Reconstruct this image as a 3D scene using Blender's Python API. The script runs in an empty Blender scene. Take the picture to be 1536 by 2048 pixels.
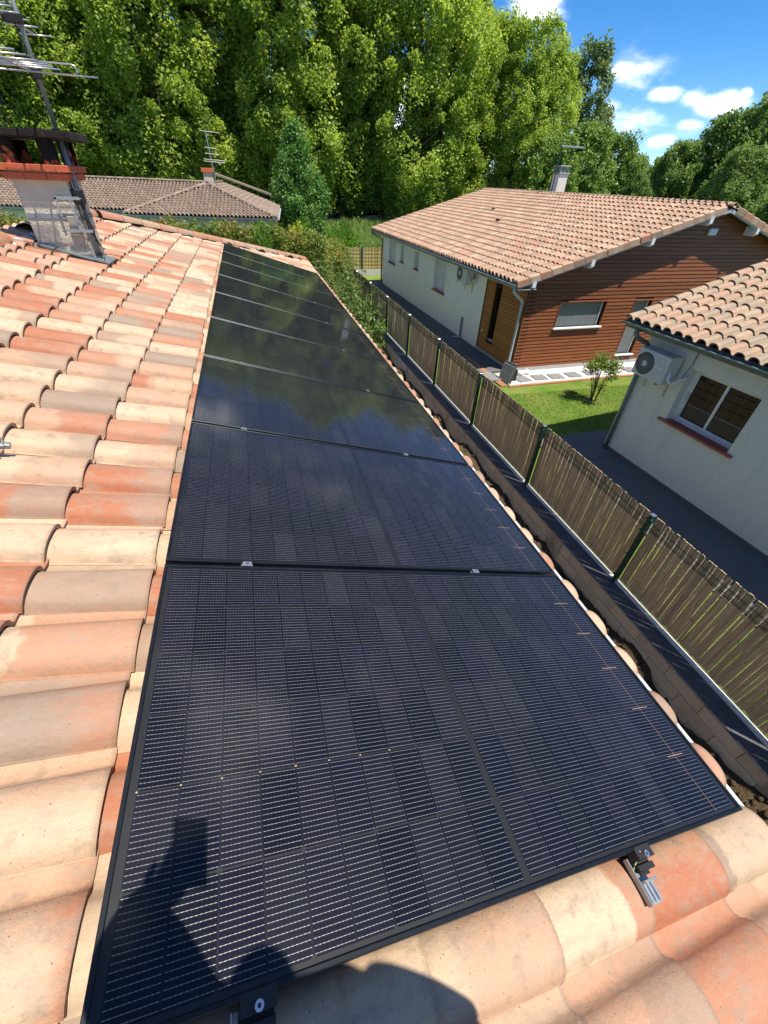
import bpy, math, random
import numpy as np
from mathutils import Matrix, Vector
random.seed(7); rng = np.random.default_rng(11)
S = bpy.context.scene
C = S.collection
R = math.radians

# ------------------------------------------------------------------ camera
def cam_axes(a, b, c):
    ca, sa = math.cos(a), math.sin(a)
    f = Vector((sa*math.cos(b), ca*math.cos(b), -math.sin(b)))
    r = Vector((ca, -sa, 0)); u = r.cross(f)
    return r*math.cos(c)+u*math.sin(c), -r*math.sin(c)+u*math.cos(c), f
CR, CU, CF = cam_axes(R(17.3), R(39.4), R(2.73))
CAM = Vector((.462, -.054, 1.12))
cd = bpy.data.cameras.new('camera'); cam = bpy.data.objects.new('camera', cd); C.objects.link(cam)
cd.sensor_fit = 'VERTICAL'; cd.sensor_height = 36; cd.sensor_width = 27; cd.lens = 808/2048*36
cd.clip_start = .02; cd.clip_end = 3000
cam.matrix_world = Matrix(((CR.x, CU.x, -CF.x, CAM.x), (CR.y, CU.y, -CF.y, CAM.y), (CR.z, CU.z, -CF.z, CAM.z), (0, 0, 0, 1)))
S.camera = cam
# ------------------------------------------------------------------ sun and sky
SUN_D = Vector((-.25, .31, -1)).normalized()          # the way the light travels
sl = bpy.data.lights.new('sun', 'SUN'); sl.energy = 2.0; sl.angle = R(.53); sl.color = (1, .94, .83)
so = bpy.data.objects.new('sun', sl); C.objects.link(so); so.location = (20, -20, 60)
so.rotation_euler = SUN_D.to_track_quat('-Z', 'Y').to_euler()
EL = math.asin(-SUN_D.z); AZ = math.atan2(-SUN_D.x, -SUN_D.y)
W = bpy.data.worlds.new('World'); S.world = W; W.use_nodes = True
S.view_settings.view_transform = 'Standard'; S.view_settings.look = 'None'
S.view_settings.exposure = 1.98; S.view_settings.gamma = 1; S.view_settings.use_curve_mapping = False
def build_world():
    nt = W.node_tree; nt.nodes.clear(); N = nt.nodes.new; L = nt.links.new
    out = N('ShaderNodeOutputWorld'); bg = N('ShaderNodeBackground'); bg.inputs['Strength'].default_value = .15
    sky = N('ShaderNodeTexSky'); sky.sky_type = 'NISHITA'; sky.sun_disc = False
    sky.sun_elevation = EL; sky.sun_rotation = AZ; sky.air_density = .6; sky.dust_density = .2; sky.ozone_density = 2.0
    hs = N('ShaderNodeHueSaturation'); hs.inputs['Saturation'].default_value = 1.36; hs.inputs['Value'].default_value = .345
    L(sky.outputs[0], hs.inputs['Color'])
    tc = N('ShaderNodeTexCoord')
    def math_(op, a, b=None, c=None, clamp=False):
        m = N('ShaderNodeMath'); m.operation = op; m.use_clamp = clamp
        for i, v in enumerate((a, b, c)):
            if v is None: continue
            if isinstance(v, (int, float)): m.inputs[i].default_value = v
            else: L(v, m.inputs[i])
        return m.outputs[0]
    noi = N('ShaderNodeTexNoise'); noi.inputs['Scale'].default_value = 13; noi.inputs['Detail'].default_value = 7; noi.inputs['Roughness'].default_value = .58
    mp = N('ShaderNodeMapping'); mp.inputs['Scale'].default_value = (1, 1, 2.3); L(tc.outputs['Generated'], mp.inputs[0]); L(mp.outputs[0], noi.inputs['Vector'])
    noi2 = N('ShaderNodeTexNoise'); noi2.inputs['Scale'].default_value = 2.1; noi2.inputs['Detail'].default_value = 3
    mp2 = N('ShaderNodeMapping'); mp2.inputs['Scale'].default_value = (1, 1, 2.6); mp2.inputs['Location'].default_value = (3.1, 1.7, 5.4); L(tc.outputs['Generated'], mp2.inputs[0]); L(mp2.outputs[0], noi2.inputs['Vector'])
    # clouds all round, increased out of view to add neutral fill light, plus the handful that stand in the photograph
    gen = math_('SUBTRACT', noi2.outputs[0], .455)
    gen = math_('MULTIPLY', gen, 4.0, clamp=True)
    total = gen
    nrm = N('ShaderNodeVectorMath'); nrm.operation = 'NORMALIZE'; L(tc.outputs['Generated'], nrm.inputs[0])
    for px, py, w, h, k in [(1075, 15, 78, 34, 1.), (1245, 148, 40, 24, .9), (1330, 188, 50, 20, .95), (1385, 195, 38, 22, .8), (1440, 208, 62, 22, 1.), (1375, 250, 46, 13, .7), (1325, 282, 36, 15, .9), (1225, 208, 34, 26, .8), (1290, 120, 22, 9, .5), (1492, 188, 16, 12, .9)]:
        d = (CR*((px-768)/808)+CU*((1024-py)/808)+CF); dist = d.length; d.normalize()
        rt = d.cross(Vector((0, 0, 1))).normalized(); up = rt.cross(d)
        def dot(v):
            n = N('ShaderNodeVectorMath'); n.operation = 'DOT_PRODUCT'; L(nrm.outputs[0], n.inputs[0]); n.inputs[1].default_value = v; return n.outputs['Value']
        aw = w/808/dist; ah = h/808/dist*1.0
        x = math_('DIVIDE', dot(rt), aw); y = math_('DIVIDE', dot(up), ah)
        r2 = math_('ADD', math_('MULTIPLY', x, x), math_('MULTIPLY', y, y))
        g = math_('POWER', 2.71828, math_('MULTIPLY', r2, -1.0))
        front = math_('GREATER_THAN', dot(d), 0)
        total = math_('MAXIMUM', total, math_('MULTIPLY', math_('MULTIPLY', g, front), k))
    m = math_('ADD', total, math_('MULTIPLY', math_('SUBTRACT', noi.outputs[0], .5), 2.7))
    m = math_('MULTIPLY', total, m)
    mr = N('ShaderNodeMapRange'); mr.interpolation_type = 'SMOOTHSTEP'; L(m, mr.inputs[0]); mr.inputs[1].default_value = .14; mr.inputs[2].default_value = 1.15; mr.inputs[4].default_value = .9
    mix = N('ShaderNodeMix'); mix.data_type = 'RGBA'; L(mr.outputs[0], mix.inputs[0]); L(hs.outputs[0], mix.inputs[6]); mix.inputs[7].default_value = (4.9, 4.8, 4.7, 1)
    L(mix.outputs[2], bg.inputs['Color']); L(bg.outputs[0], out.inputs[0])
build_world()

# ------------------------------------------------------------------ helpers
WM = {}                                               # world matrix of every placed object
def put(o, parent=None, M=None):
    M = M or Matrix.Identity(4)
    C.objects.link(o)
    if parent is not None:
        o.parent = parent; o.matrix_parent_inverse = WM[parent.name].inverted()
    o.matrix_basis = M; WM[o.name] = M.copy(); return o
def thing(name, label, cat, loc=(0, 0, 0), group=None, rz=0):
    o = bpy.data.objects.new(name, None); o.empty_display_size = .2
    put(o, None, Matrix.Translation(loc) @ Matrix.Rotation(rz, 4, 'Z')); tag(o, label, cat, group); return o
def tag(o, label=None, cat=None, group=None, kind=None):
    if label: o['label'] = label
    if cat: o['category'] = cat
    if group: o['group'] = group
    if kind: o['kind'] = kind
    return o
def mk(name, V, F, mat, smooth=False, attrs=None, auto=None):
    me = bpy.data.meshes.new(name)
    if isinstance(V, np.ndarray) and isinstance(F, np.ndarray):
        n = F.shape[1]
        me.vertices.add(len(V)); me.vertices.foreach_set('co', V.astype(np.float32).ravel())
        me.loops.add(F.size); me.loops.foreach_set('vertex_index', F.astype(np.int32).ravel())
        me.polygons.add(len(F)); me.polygons.foreach_set('loop_start', np.arange(0, F.size, n, dtype=np.int32))
        me.update(calc_edges=True)
    else:
        me.from_pydata([tuple(v) for v in V], [], [tuple(f) for f in F]); me.update()
    if attrs:
        for k, (typ, dom, arr) in attrs.items():
            a = me.attributes.new(k, typ, dom)
            a.data.foreach_set('vector' if typ == 'FLOAT_VECTOR' else 'value', np.asarray(arr, np.float32).ravel())
    if mat: me.materials.append(mat)
    if smooth: me.polygons.foreach_set('use_smooth', np.ones(len(me.polygons), bool))
    if smooth and auto:
        try: me.set_sharp_from_angle(angle=R(auto))
        except Exception: pass
    return me
def new(name, me, parent=None, M=None):
    return put(bpy.data.objects.new(name, me), parent, M)
class MB:
    def __init__(s): s.V = []; s.F = []
    def add(s, V, F):
        n = len(s.V); s.V += [tuple(v) for v in V]; s.F += [tuple(i+n for i in f) for f in F]; return s
    def box(s, a, b, M=None):
        (x0, y0, z0), (x1, y1, z1) = a, b
        V = [Vector(p) for p in ((x0, y0, z0), (x1, y0, z0), (x1, y1, z0), (x0, y1, z0), (x0, y0, z1), (x1, y0, z1), (x1, y1, z1), (x0, y1, z1))]
        if M: V = [M @ v for v in V]
        return s.add(V, [(0, 3, 2, 1), (4, 5, 6, 7), (0, 1, 5, 4), (1, 2, 6, 5), (2, 3, 7, 6), (3, 0, 4, 7)])
    def bev(s, a, b, r, M=None):                      # box with its long edges chamfered
        (x0, y0, z0), (x1, y1, z1) = a, b
        V = []; F = []
        for z, k in ((z0, r), (z0+r, 0), (z1-r, 0), (z1, r)):
            for x, y in ((x0+k, y0+k+0), (x1-k, y0+k), (x1-k, y1-k), (x0+k, y1-k)): V.append(Vector((x, y, z)))
        for i in range(3):
            for j in range(4): F.append((i*4+j, i*4+(j+1) % 4, i*4+4+(j+1) % 4, i*4+4+j))
        F += [(3, 2, 1, 0), (12, 13, 14, 15)]
        if M: V = [M @ v for v in V]
        return s.add(V, F)
    def tube(s, pts, rad, seg=8, cap=True, M=None):
        pts = [Vector(p) for p in pts]; V = []; F = []
        n = len(pts); rads = rad if isinstance(rad, (list, tuple)) else [rad]*n
        prev = None
        for i, p in enumerate(pts):
            d = (pts[min(i+1, n-1)]-pts[max(i-1, 0)]).normalized()
            if prev is None:
                a = d.orthogonal().normalized()
            else:
                a = (prev-d*prev.dot(d)).normalized()
            prev = a; b = d.cross(a)
            for k in range(seg):
                t = 2*math.pi*k/seg; V.append(p+(a*math.cos(t)+b*math.sin(t))*rads[i])
        for i in range(n-1):
            for k in range(seg): F.append((i*seg+k, i*seg+(k+1) % seg, (i+1)*seg+(k+1) % seg, (i+1)*seg+k))
        if cap: F += [tuple(range(seg))[::-1], tuple(range((n-1)*seg, n*seg))]
        if M: V = [M @ v for v in V]
        return s.add(V, F)
    def prism(s, poly, z0, z1, M=None):               # poly in xy
        n = len(poly); V = [Vector((x, y, z0)) for x, y in poly]+[Vector((x, y, z1)) for x, y in poly]
        F = [tuple(range(n))[::-1], tuple(range(n, 2*n))]+[(i, (i+1) % n, n+(i+1) % n, n+i) for i in range(n)]
        if M: V = [M @ v for v in V]
        return s.add(V, F)
    def quad(s, *p): return s.add(p, [tuple(range(len(p)))])
    def mesh(s, name, mat, smooth=False, auto=None): return mk(name, s.V, s.F, mat, smooth, auto=auto)
    def build(s, name, mat, parent=None, M=None, smooth=False, auto=None):
        return new(name, s.mesh(name, mat, smooth, auto), parent, M)

# ------------------------------------------------------------------ materials
class NT:
    def __init__(s, name):
        s.m = bpy.data.materials.new(name); s.m.use_nodes = True; s.nt = s.m.node_tree
        s.b = s.nt.nodes['Principled BSDF']; s.out = s.nt.nodes['Material Output']
    def n(s, t, **k):
        o = s.nt.nodes.new('ShaderNode'+t)
        for a, v in k.items(): setattr(o, a, v)
        return o
    def l(s, a, b): s.nt.links.new(a, b)
    def math(s, op, *a, clamp=False):
        m = s.n('Math', operation=op, use_clamp=clamp)
        for i, v in enumerate(a):
            if isinstance(v, (int, float)): m.inputs[i].default_value = v
            else: s.l(v, m.inputs[i])
        return m.outputs[0]
    def mix(s, f, a, b, blend='MIX'):
        m = s.n('Mix', data_type='RGBA', blend_type=blend)
        for i, v in ((0, f), (6, a), (7, b)):
            if isinstance(v, (int, float)): m.inputs[i].default_value = v
            elif isinstance(v, tuple): m.inputs[i].default_value = v if len(v) == 4 else (*v, 1)
            else: s.l(v, m.inputs[i])
        return m.outputs[2]
    def ramp(s, f, stops, interp='LINEAR'):
        r = s.n('ValToRGB'); r.color_ramp.interpolation = interp; e = r.color_ramp.elements
        while len(e) > 1: e.remove(e[-1])
        e[0].position = stops[0][0]; e[0].color = (*stops[0][1], 1)
        for p, c in stops[1:]:
            q = e.new(p); q.color = (*c, 1)
        s.l(f, r.inputs[0]); return r.outputs[0]
    def noise(s, vec, scale, detail=4, rough=.55):
        t = s.n('TexNoise'); t.inputs['Scale'].default_value = scale; t.inputs['Detail'].default_value = detail; t.inputs['Roughness'].default_value = rough
        if vec is not None: s.l(vec, t.inputs['Vector'])
        return t.outputs[0]
    def mr(s, v, a, b, c=0., d=1., smooth=False):
        m = s.n('MapRange'); m.interpolation_type = 'SMOOTHSTEP' if smooth else 'LINEAR'
        for i, x in enumerate((v, a, b, c, d)):
            if isinstance(x, (int, float)): m.inputs[i].default_value = x
            else: s.l(x, m.inputs[i])
        return m.outputs[0]
    def bump(s, h, strength=.3, dist=.01):
        b = s.n('Bump'); b.inputs['Strength'].default_value = strength; b.inputs['Distance'].default_value = dist
        s.l(h, b.inputs['Height']); s.l(b.outputs[0], s.b.inputs['Normal']); return b.outputs[0]
    def pos(s): return s.n('NewGeometry').outputs['Position']
    def obj(s): return s.n('TexCoord').outputs['Object']
    def attr(s, name, out='Fac'): return s.n('Attribute', attribute_name=name).outputs[out]
    def rnd(s): return s.n('ObjectInfo').outputs['Random']
    def vmul(s, v, sc):
        m = s.n('VectorMath', operation='MULTIPLY'); s.l(v, m.inputs[0]); m.inputs[1].default_value = sc; return m.outputs[0]
    def vadd(s, v, w):
        m = s.n('VectorMath', operation='ADD'); s.l(v, m.inputs[0]); s.l(w, m.inputs[1]); return m.outputs[0]
    def set(s, col=None, rough=None, metal=None, spec=None, coat=None):
        if col is not None:
            if isinstance(col, tuple): s.b.inputs['Base Color'].default_value = (*col, 1)
            else: s.l(col, s.b.inputs['Base Color'])
        for k, v in (('Roughness', rough), ('Metallic', metal), ('Specular IOR Level', spec), ('Coat Weight', coat)):
            if v is None: continue
            if isinstance(v, (int, float)): s.b.inputs[k].default_value = v
            else: s.l(v, s.b.inputs[k])
        return s.m
def simple(name, c1, c2=None, scale=8, rough=.7, metal=0, bump=0, bscale=60, detail=5, spec=.4, bdist=.01, objrand=0.):
    t = NT(name); p = t.pos()
    c2 = c2 or tuple(x*.8 for x in c1)
    f = t.mr(t.noise(p, scale, detail, .6), .32, .68)
    col = t.mix(f, c1, c2)
    if objrand:
        col = t.mix(1., col, t.ramp(t.rnd(), [(0, (1-objrand,)*3), (1, (1+objrand,)*3)]), 'MULTIPLY')
    t.set(col, rough, metal, spec)
    if bump: t.bump(t.noise(p, bscale, 5), bump, bdist)
    return t.m

def terracotta(name, pal, lichen=0., lcol=(.3, .27, .2), bri=1., two=.75):
    t = NT(name); tc = t.attr('tc', 'Vector')
    r = t.math('FRACT', t.math('ADD', t.rnd(), t.attr('rnd')))
    r2 = t.math('FRACT', t.math('MULTIPLY', r, 7.31)); r3 = t.math('FRACT', t.math('MULTIPLY', r, 23.7)); r4 = t.math('FRACT', t.math('MULTIPLY', r, 53.9))
    off = t.n('CombineXYZ'); t.l(t.math('MULTIPLY', r, 37.), off.inputs[0]); t.l(t.math('MULTIPLY', r2, 91.), off.inputs[1]); t.l(t.math('MULTIPLY', r3, 17.), off.inputs[2])
    v = t.vadd(tc, off.outputs[0])
    sp = t.n('SeparateXYZ'); t.l(tc, sp.inputs[0])
    n = len(pal); st = [(i/n, tuple(c*bri for c in p)) for i, p in enumerate(pal)]
    cA = t.ramp(r2, st, 'CONSTANT'); cB = t.ramp(r3, st, 'CONSTANT'); cC = t.ramp(r4, st, 'CONSTANT')
    big = t.noise(v, 7, 3); 
    # flamed firing: one colour blows into another part way down the tile
    g = t.math('ADD', t.math('DIVIDE', sp.outputs[0], .42), t.math('MULTIPLY', t.math('SUBTRACT', big, .5), .55))
    c0 = t.mr(r, 0, 1, .15, 1.0)
    gg = t.mr(g, c0, t.math('ADD', c0, t.mr(r4, 0, 1, .05, .35)), smooth=True)
    col = t.mix(t.math('MULTIPLY', gg, two), cA, cB)
    side = t.mr(t.math('ADD', sp.outputs[1], t.math('MULTIPLY', t.math('SUBTRACT', big, .5), .22)), .06, .2, 0, .55, smooth=True)
    col = t.mix(t.math('MULTIPLY', side, r4), col, cC)
    mot = t.mr(t.noise(v, 38, 6, .7), .3, .75)
    col = t.mix(t.math('MULTIPLY', mot, .18), col, tuple(x*bri for x in (.58, .40, .25)))
    fine = t.noise(v, 260, 4, .7)
    col = t.mix(t.mr(fine, .35, .75, 0, .38), col, tuple(x*bri for x in (.28, .15, .09)))
    grime = t.mr(t.noise(t.vmul(v, (1.2, 3.5, 1)), 9, 6, .7), .48, .70, 0, .62)
    col = t.mix(grime, col, tuple(x*bri for x in (.36, .29, .22)))
    lap = t.mr(t.math('ADD', sp.outputs[0], t.math('MULTIPLY', t.math('SUBTRACT', fine, .5), .03)), .405, .42, 0, .5)
    col = t.mix(lap, col, (.16, .10, .07))
    stain = t.mr(t.noise(v, 16, 5, .65), .53, .70, 0, .68)
    col = t.mix(stain, col, tuple(x*bri for x in (.30, .22, .155)))
    vo = t.n('TexVoronoi'); vo.inputs['Scale'].default_value = 62; t.l(v, vo.inputs['Vector'])
    pit = t.mr(vo.outputs['Distance'], .05, .13, 1, 0)
    keep = t.mr(t.noise(v, 20, 2), .47, .56)
    pit = t.math('MULTIPLY', pit, keep)
    col = t.mix(t.math('MULTIPLY', pit, .75), col, (.10, .075, .05))
    if lichen:
        li = t.mr(t.noise(v, 26, 7, .75), .62-.16*lichen, .72, 0, .9)
        col = t.mix(li, col, lcol)
        li2 = t.mr(t.noise(v, 55, 7, .8), .6-.06*lichen, .66, 0, .55*lichen)
        col = t.mix(li2, col, (.1, .09, .07))
    t.set(col, t.mr(mot, 0, 1, .55, .8), 0, .35)
    h = t.math('SUBTRACT', t.math('ADD', t.math('MULTIPLY', fine, .4), t.noise(v, 45, 5, .6)), t.math('MULTIPLY', pit, 1.6))
    t.bump(h, .4, .008)
    return t.m
CREAM, PINK, SALM, ORNG, GREY, BRWN = (.62, .45, .295), (.53, .31, .20), (.47, .20, .11), (.42, .13, .058), (.30, .225, .17), (.36, .24, .17)
M_TILE = terracotta('terracotta_flamed', [CREAM, ORNG, PINK, CREAM, SALM, (.64, .49, .34), GREY, CREAM, ORNG, BRWN, SALM, CREAM, PINK], bri=.84)
M_TILE2 = terracotta('terracotta_rose', [(.52, .34, .225), (.47, .24, .145), (.53, .30, .19), (.36, .22, .14), (.58, .41, .28), (.45, .19, .11), (.30, .2, .13)], .6, (.20, .15, .10), .86, .8)
M_TILE3 = terracotta('terracotta_weathered', [(.52, .36, .235), (.49, .26, .165), (.38, .29, .19), (.51, .30, .18), (.33, .26, .18)], 1.0, (.20, .18, .12), .86, .8)
M_TILE1 = terracotta('terracotta_brown_grey', [(.12, .09, .075), (.16, .12, .10), (.20, .14, .115), (.10, .08, .068), (.25, .185, .15)], .8, (.09, .08, .065), 1., .9)
M_RIDGE = terracotta('terracotta_ridge', [(.42, .26, .17), (.5, .30, .2), (.46, .19, .1), (.38, .26, .18)], .25, (.3, .26, .2), .82, .8)
M_BRICK = simple('red_clay_brick', (.50, .115, .045), (.42, .09, .04), 30, .75, bump=.2, bscale=90, objrand=.12)
M_MORTAR = simple('lime_mortar', (.58, .55, .5), (.4, .37, .33), 25, .9, bump=.6, bscale=70)
M_DECK = simple('roof_underlay', (.06, .045, .035), rough=.95)
M_DARK = simple('dark_recess', (.012, .012, .012), rough=.9)
M_SOOT = simple('sooty_concrete', (.02, .013, .011), (.006, .005, .005), 9, .95, bump=.5, bscale=30)
M_ZINC = simple('zinc', (.30, .33, .35), (.22, .25, .27), 12, .45, .6, bump=.05)
M_LEAD = simple('lead_flashing', (.20, .225, .24), (.13, .15, .165), 14, .55, .35, bump=.15, bscale=40)
M_WHITEPVC = simple('white_pvc', (.74, .74, .72), (.66, .66, .64), 5, .4)
M_BLKALU = simple('black_anodised_frame', (.018, .021, .028), (.012, .014, .018), 10, .34, .55)
M_ALU = simple('aluminium', (.62, .63, .64), (.5, .5, .51), 20, .3, .9)
M_STEEL = simple('galvanised_steel', (.45, .47, .48), (.33, .35, .36), 30, .42, .7)
M_RUBBER = simple('black_rubber', (.015, .015, .016), rough=.55)
M_MAST = simple('grey_green_mast', (.26, .28, .265), (.19, .205, .195), 15, .5, .3)
M_GREEN = simple('green_powder_coat', (.012, .05, .03), (.016, .062, .04), 8, .45)
M_WALLW = None
def render_wall(name, c1, c2, bs=150, st=.5, dirty=.3):
    t = NT(name); p = t.pos()
    f = t.mr(t.noise(p, 1.1, 5, .6), .35, .7); col = t.mix(f, c1, c2)
    st2 = t.noise(t.vmul(p, (5, 5, .55)), 1.4, 5, .6)
    col = t.mix(t.mr(st2, .52, .72, 0, dirty), col, tuple(x*.62 for x in c2))
    g = t.noise(p, bs, 6, .65); g2 = t.noise(p, bs*.3, 4, .6)
    col = t.mix(t.mr(g2, .3, .75, 0, .3), col, tuple(x*.72 for x in c1))
    t.set(col, .92, 0, .2); t.bump(t.math('ADD', g, t.math('MULTIPLY', g2, 1.4)), st, .02)
    return t.m
M_WALLW = render_wall('white_roughcast', (.84, .82, .75), (.79, .77, .70), 90, .8)
M_WALLB = render_wall('smooth_white_render', (.84, .82, .75), (.80, .78, .71), 120, .3, .18)
M_WALLG = render_wall('pale_grey_render', (.70, .67, .60), (.64, .61, .54))
M_WALLO = render_wall('beige_render', (.6, .5, .38), (.5, .42, .32))
def roughcast():
    t = NT('chimney_roughcast'); p = t.pos()
    vo = t.n('TexVoronoi'); vo.inputs['Scale'].default_value = 62; t.l(t.vadd(p, t.vmul(t.n('TexNoise').outputs['Color'], (.02, .02, .02))), vo.inputs['Vector'])
    n1 = t.noise(p, 34, 6, .7); n2 = t.noise(p, 5, 4)
    z = t.n('SeparateXYZ'); t.l(p, z.inputs[0])
    rough = t.mr(z.outputs[2], .83, .86, 1, 0)
    # the bottom is mossy and streaked; the clean, smooth top stands in for the brick crown's shadow
    dirt = t.math('MULTIPLY', t.mr(n1, .42, .62), rough)
    col = t.mix(t.mr(n2, .35, .65), (.60, .525, .41), (.51, .445, .35))
    low = t.mr(z.outputs[2], .45, .75, 1, .25)
    col = t.mix(t.math('MULTIPLY', t.math('MULTIPLY', dirt, low), .55), col, (.22, .19, .14))
    col = t.mix(t.math('MULTIPLY', t.mr(t.noise(t.vmul(p, (1, 1, 3)), 9, 5), .5, .7), t.mr(z.outputs[2], .45, .6, .6, 0)), col, (.13, .13, .12))
    t.set(col, .95, 0, .15)
    h = t.math('ADD', t.math('MULTIPLY', n1, t.mr(rough, 0, 1, .35, 1.6)), vo.outputs['Distance'])
    t.bump(h, .35, .015); return t.m
M_CHIM = roughcast()
def cellmat():
    t = NT('solar_cell'); tc = t.attr('tc', 'Vector'); sp = t.n('SeparateXYZ'); t.l(tc, sp.inputs[0])
    r = t.math('FRACT', t.math('ADD', t.rnd(), t.attr('rnd')))
    base = t.ramp(r, [(0, (.003, .004, .009)), (.35, (.004, .005, .012)), (.6, (.006, .006, .015)), (.85, (.010, .011, .018)), (1, (.0035, .0045, .010))])
    y = t.math('DIVIDE', sp.outputs[1], .0113)
    d = t.math('ABSOLUTE', t.math('SUBTRACT', t.math('FRACT', y), .5))
    x = t.math('ABSOLUTE', t.math('SUBTRACT', t.math('FRACT', t.math('DIVIDE', sp.outputs[0], .0092)), .5))
    w = t.math('ADD', .025, t.math('MULTIPLY', t.math('LESS_THAN', x, .13), .03))
    edge = t.math('LESS_THAN', t.math('ABSOLUTE', sp.outputs[0]), .0445)
    line = t.math('MULTIPLY', t.math('LESS_THAN', d, w), edge)
    nz = t.noise(tc, 900, 2)
    lc = t.ramp(nz, [(.25, (.15, .145, .13)), (.75, (.62, .60, .54))])
    t.set(t.mix(line, base, lc), t.mr(line, 0, 1, .45, .38), t.math('MULTIPLY', line, .55), t.mr(line, 0, 1, .04, .5))
    return t.m
M_CELL = cellmat()
M_SHEET = simple('black_backsheet', (.003, .0035, .005), rough=.6)
M_COPPER = simple('copper_ribbon_and_glint', (.55, .34, .24), (.45, .28, .2), 40, .5, .1)
def glassmat():
    t = NT('panel_glass'); g = t.n('BsdfGlossy'); g.inputs['Roughness'].default_value = .035; g.inputs['Color'].default_value = (.9, .95, 1, 1)
    tr = t.n('BsdfTransparent'); fr = t.n('Fresnel'); fr.inputs['IOR'].default_value = 1.33
    p = t.pos(); h = t.noise(p, 420, 3); b = t.n('Bump'); b.inputs['Strength'].default_value = .05; b.inputs['Distance'].default_value = .001; t.l(h, b.inputs['Height'])
    t.l(b.outputs[0], g.inputs['Normal'])
    mx = t.n('MixShader'); t.l(fr.outputs[0], mx.inputs[0]); t.l(tr.outputs[0], mx.inputs[1]); t.l(g.outputs[0], mx.inputs[2])
    # a breath of dust that greys the glass a little
    df = t.n('BsdfDiffuse'); df.inputs['Color'].default_value = (.42, .45, .50, 1)
    dm = t.mr(t.noise(p, 5, 6, .7), .35, .8, .001, .007)
    mx2 = t.n('MixShader'); t.l(dm, mx2.inputs[0]); t.l(mx.outputs[0], mx2.inputs[1]); t.l(df.outputs[0], mx2.inputs[2])
    t.l(mx2.outputs[0], t.out.inputs[0]); return t.m
M_GLASS = glassmat()
def winglass():
    t = NT('window_glass'); t.set((.008, .010, .012), .03, 0, .45); return t.m
M_WIN = winglass()
def planks(name, c1, c2, axis='u', dark=.5):
    t = NT(name); p = t.obj(); r = t.rnd()
    off = t.n('CombineXYZ'); t.l(t.math('MULTIPLY', r, 50.), off.inputs[2]); v = t.vadd(p, off.outputs[0])
    sc = (1, 14, 14) if axis == 'u' else (14, 14, 1)
    g = t.noise(t.vmul(v, sc), 3.2, 7, .65)
    col = t.mix(t.mr(g, .3, .7), c1, c2)
    col = t.mix(1., col, t.ramp(r, [(0, (1-dark*.5,)*3), (.5, (1, 1, 1)), (1, (1+dark*.35,)*3)]), 'MULTIPLY')
    kn = t.noise(t.vmul(v, (3, 3, 3)), 4, 2); col = t.mix(t.mr(kn, .68, .76, 0, .6), col, tuple(x*.35 for x in c1))
    t.set(col, .55, 0, .35); t.bump(g, .25, .004); return t.m
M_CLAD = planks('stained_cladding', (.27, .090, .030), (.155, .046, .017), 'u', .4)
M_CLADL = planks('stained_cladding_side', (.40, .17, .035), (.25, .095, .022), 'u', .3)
def lathmat():
    t = NT('weathered_lath'); p = t.obj(); r = t.rnd(); rr = t.math('FRACT', t.math('ADD', r, t.attr('rnd')))
    off = t.n('CombineXYZ'); t.l(t.math('MULTIPLY', rr, 50.), off.inputs[2]); t.l(t.math('MULTIPLY', rr, 11.), off.inputs[0]); v = t.vadd(t.n('TexCoord').outputs['Object'], off.outputs[0])
    g = t.noise(t.vmul(v, (40, 40, 2.2)), 1.4, 7, .65)
    col = t.ramp(g, [(.25, (.38, .27, .14)), (.5, (.62, .46, .27)), (.75, (.78, .63, .41))])
    col = t.mix(1., col, t.ramp(rr, [(0, (.78, .78, .76)), (.5, (.98, .96, .9)), (1, (1.15, 1.1, 1.0))]), 'MULTIPLY')
    kn = t.noise(t.vmul(v, (9, 9, 4)), 3, 2); col = t.mix(t.mr(kn, .70, .74, 0, .85), col, (.03, .02, .012))
    t.set(col, .8, 0, .25); t.bump(g, .4, .004); return t.m
M_LATH = lathmat()
def leaf(name, c1, c2, c3=None, trans=.4):
    t = NT(name); a = t.attr('rnd'); r = t.rnd()
    st = [(0, c1), (.6, c2)]+([(1, c3)] if c3 else [(1, tuple(min(1, x*1.15) for x in c2))])
    col = t.ramp(a, st)
    col = t.mix(1., col, t.ramp(r, [(0, (.86, .88, .84)), (1, (1.12, 1.08, 1.0))]), 'MULTIPLY')
    t.set(col, .5, 0, .35)
    tr = t.n('BsdfTranslucent'); t.l(t.mix(1., col, (1.25, 1.35, .6), 'MULTIPLY'), tr.inputs['Color'])
    mx = t.n('MixShader'); mx.inputs[0].default_value = trans
    t.l(t.b.outputs[0], mx.inputs[1]); t.l(tr.outputs[0], mx.inputs[2]); t.l(mx.outputs[0], t.out.inputs[0]); return t.m
L_PLANE = leaf('plane_leaf', (.16, .235, .05), (.33, .42, .085), (.50, .58, .16), .5)
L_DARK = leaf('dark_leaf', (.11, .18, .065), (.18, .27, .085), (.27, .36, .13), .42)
L_OLIVE = leaf('olive_leaf', (.12, .17, .07), (.19, .25, .11), (.26, .32, .15), .3)
L_PINE = leaf('pine_green_leaf', (.12, .20, .05), (.19, .29, .07), (.27, .37, .11), .35)
L_MAPLE = leaf('maple_leaf', (.09, .20, .045), (.15, .29, .065), (.23, .38, .11), .3)
L_PHOT = leaf('photinia_leaf', (.10, .17, .03), (.27, .29, .06), (.42, .15, .075), .35)
L_LIME = leaf('lime_leaf', (.07, .16, .02), (.12, .24, .03), (.17, .3, .05), .4)
L_YEL = leaf('yellow_leaf', (.32, .34, .02), (.5, .46, .02), (.62, .55, .05), .3)
L_OLEA = leaf('oleander_leaf', (.09, .16, .035), (.16, .26, .06), (.3, .38, .14), .35)
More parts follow.
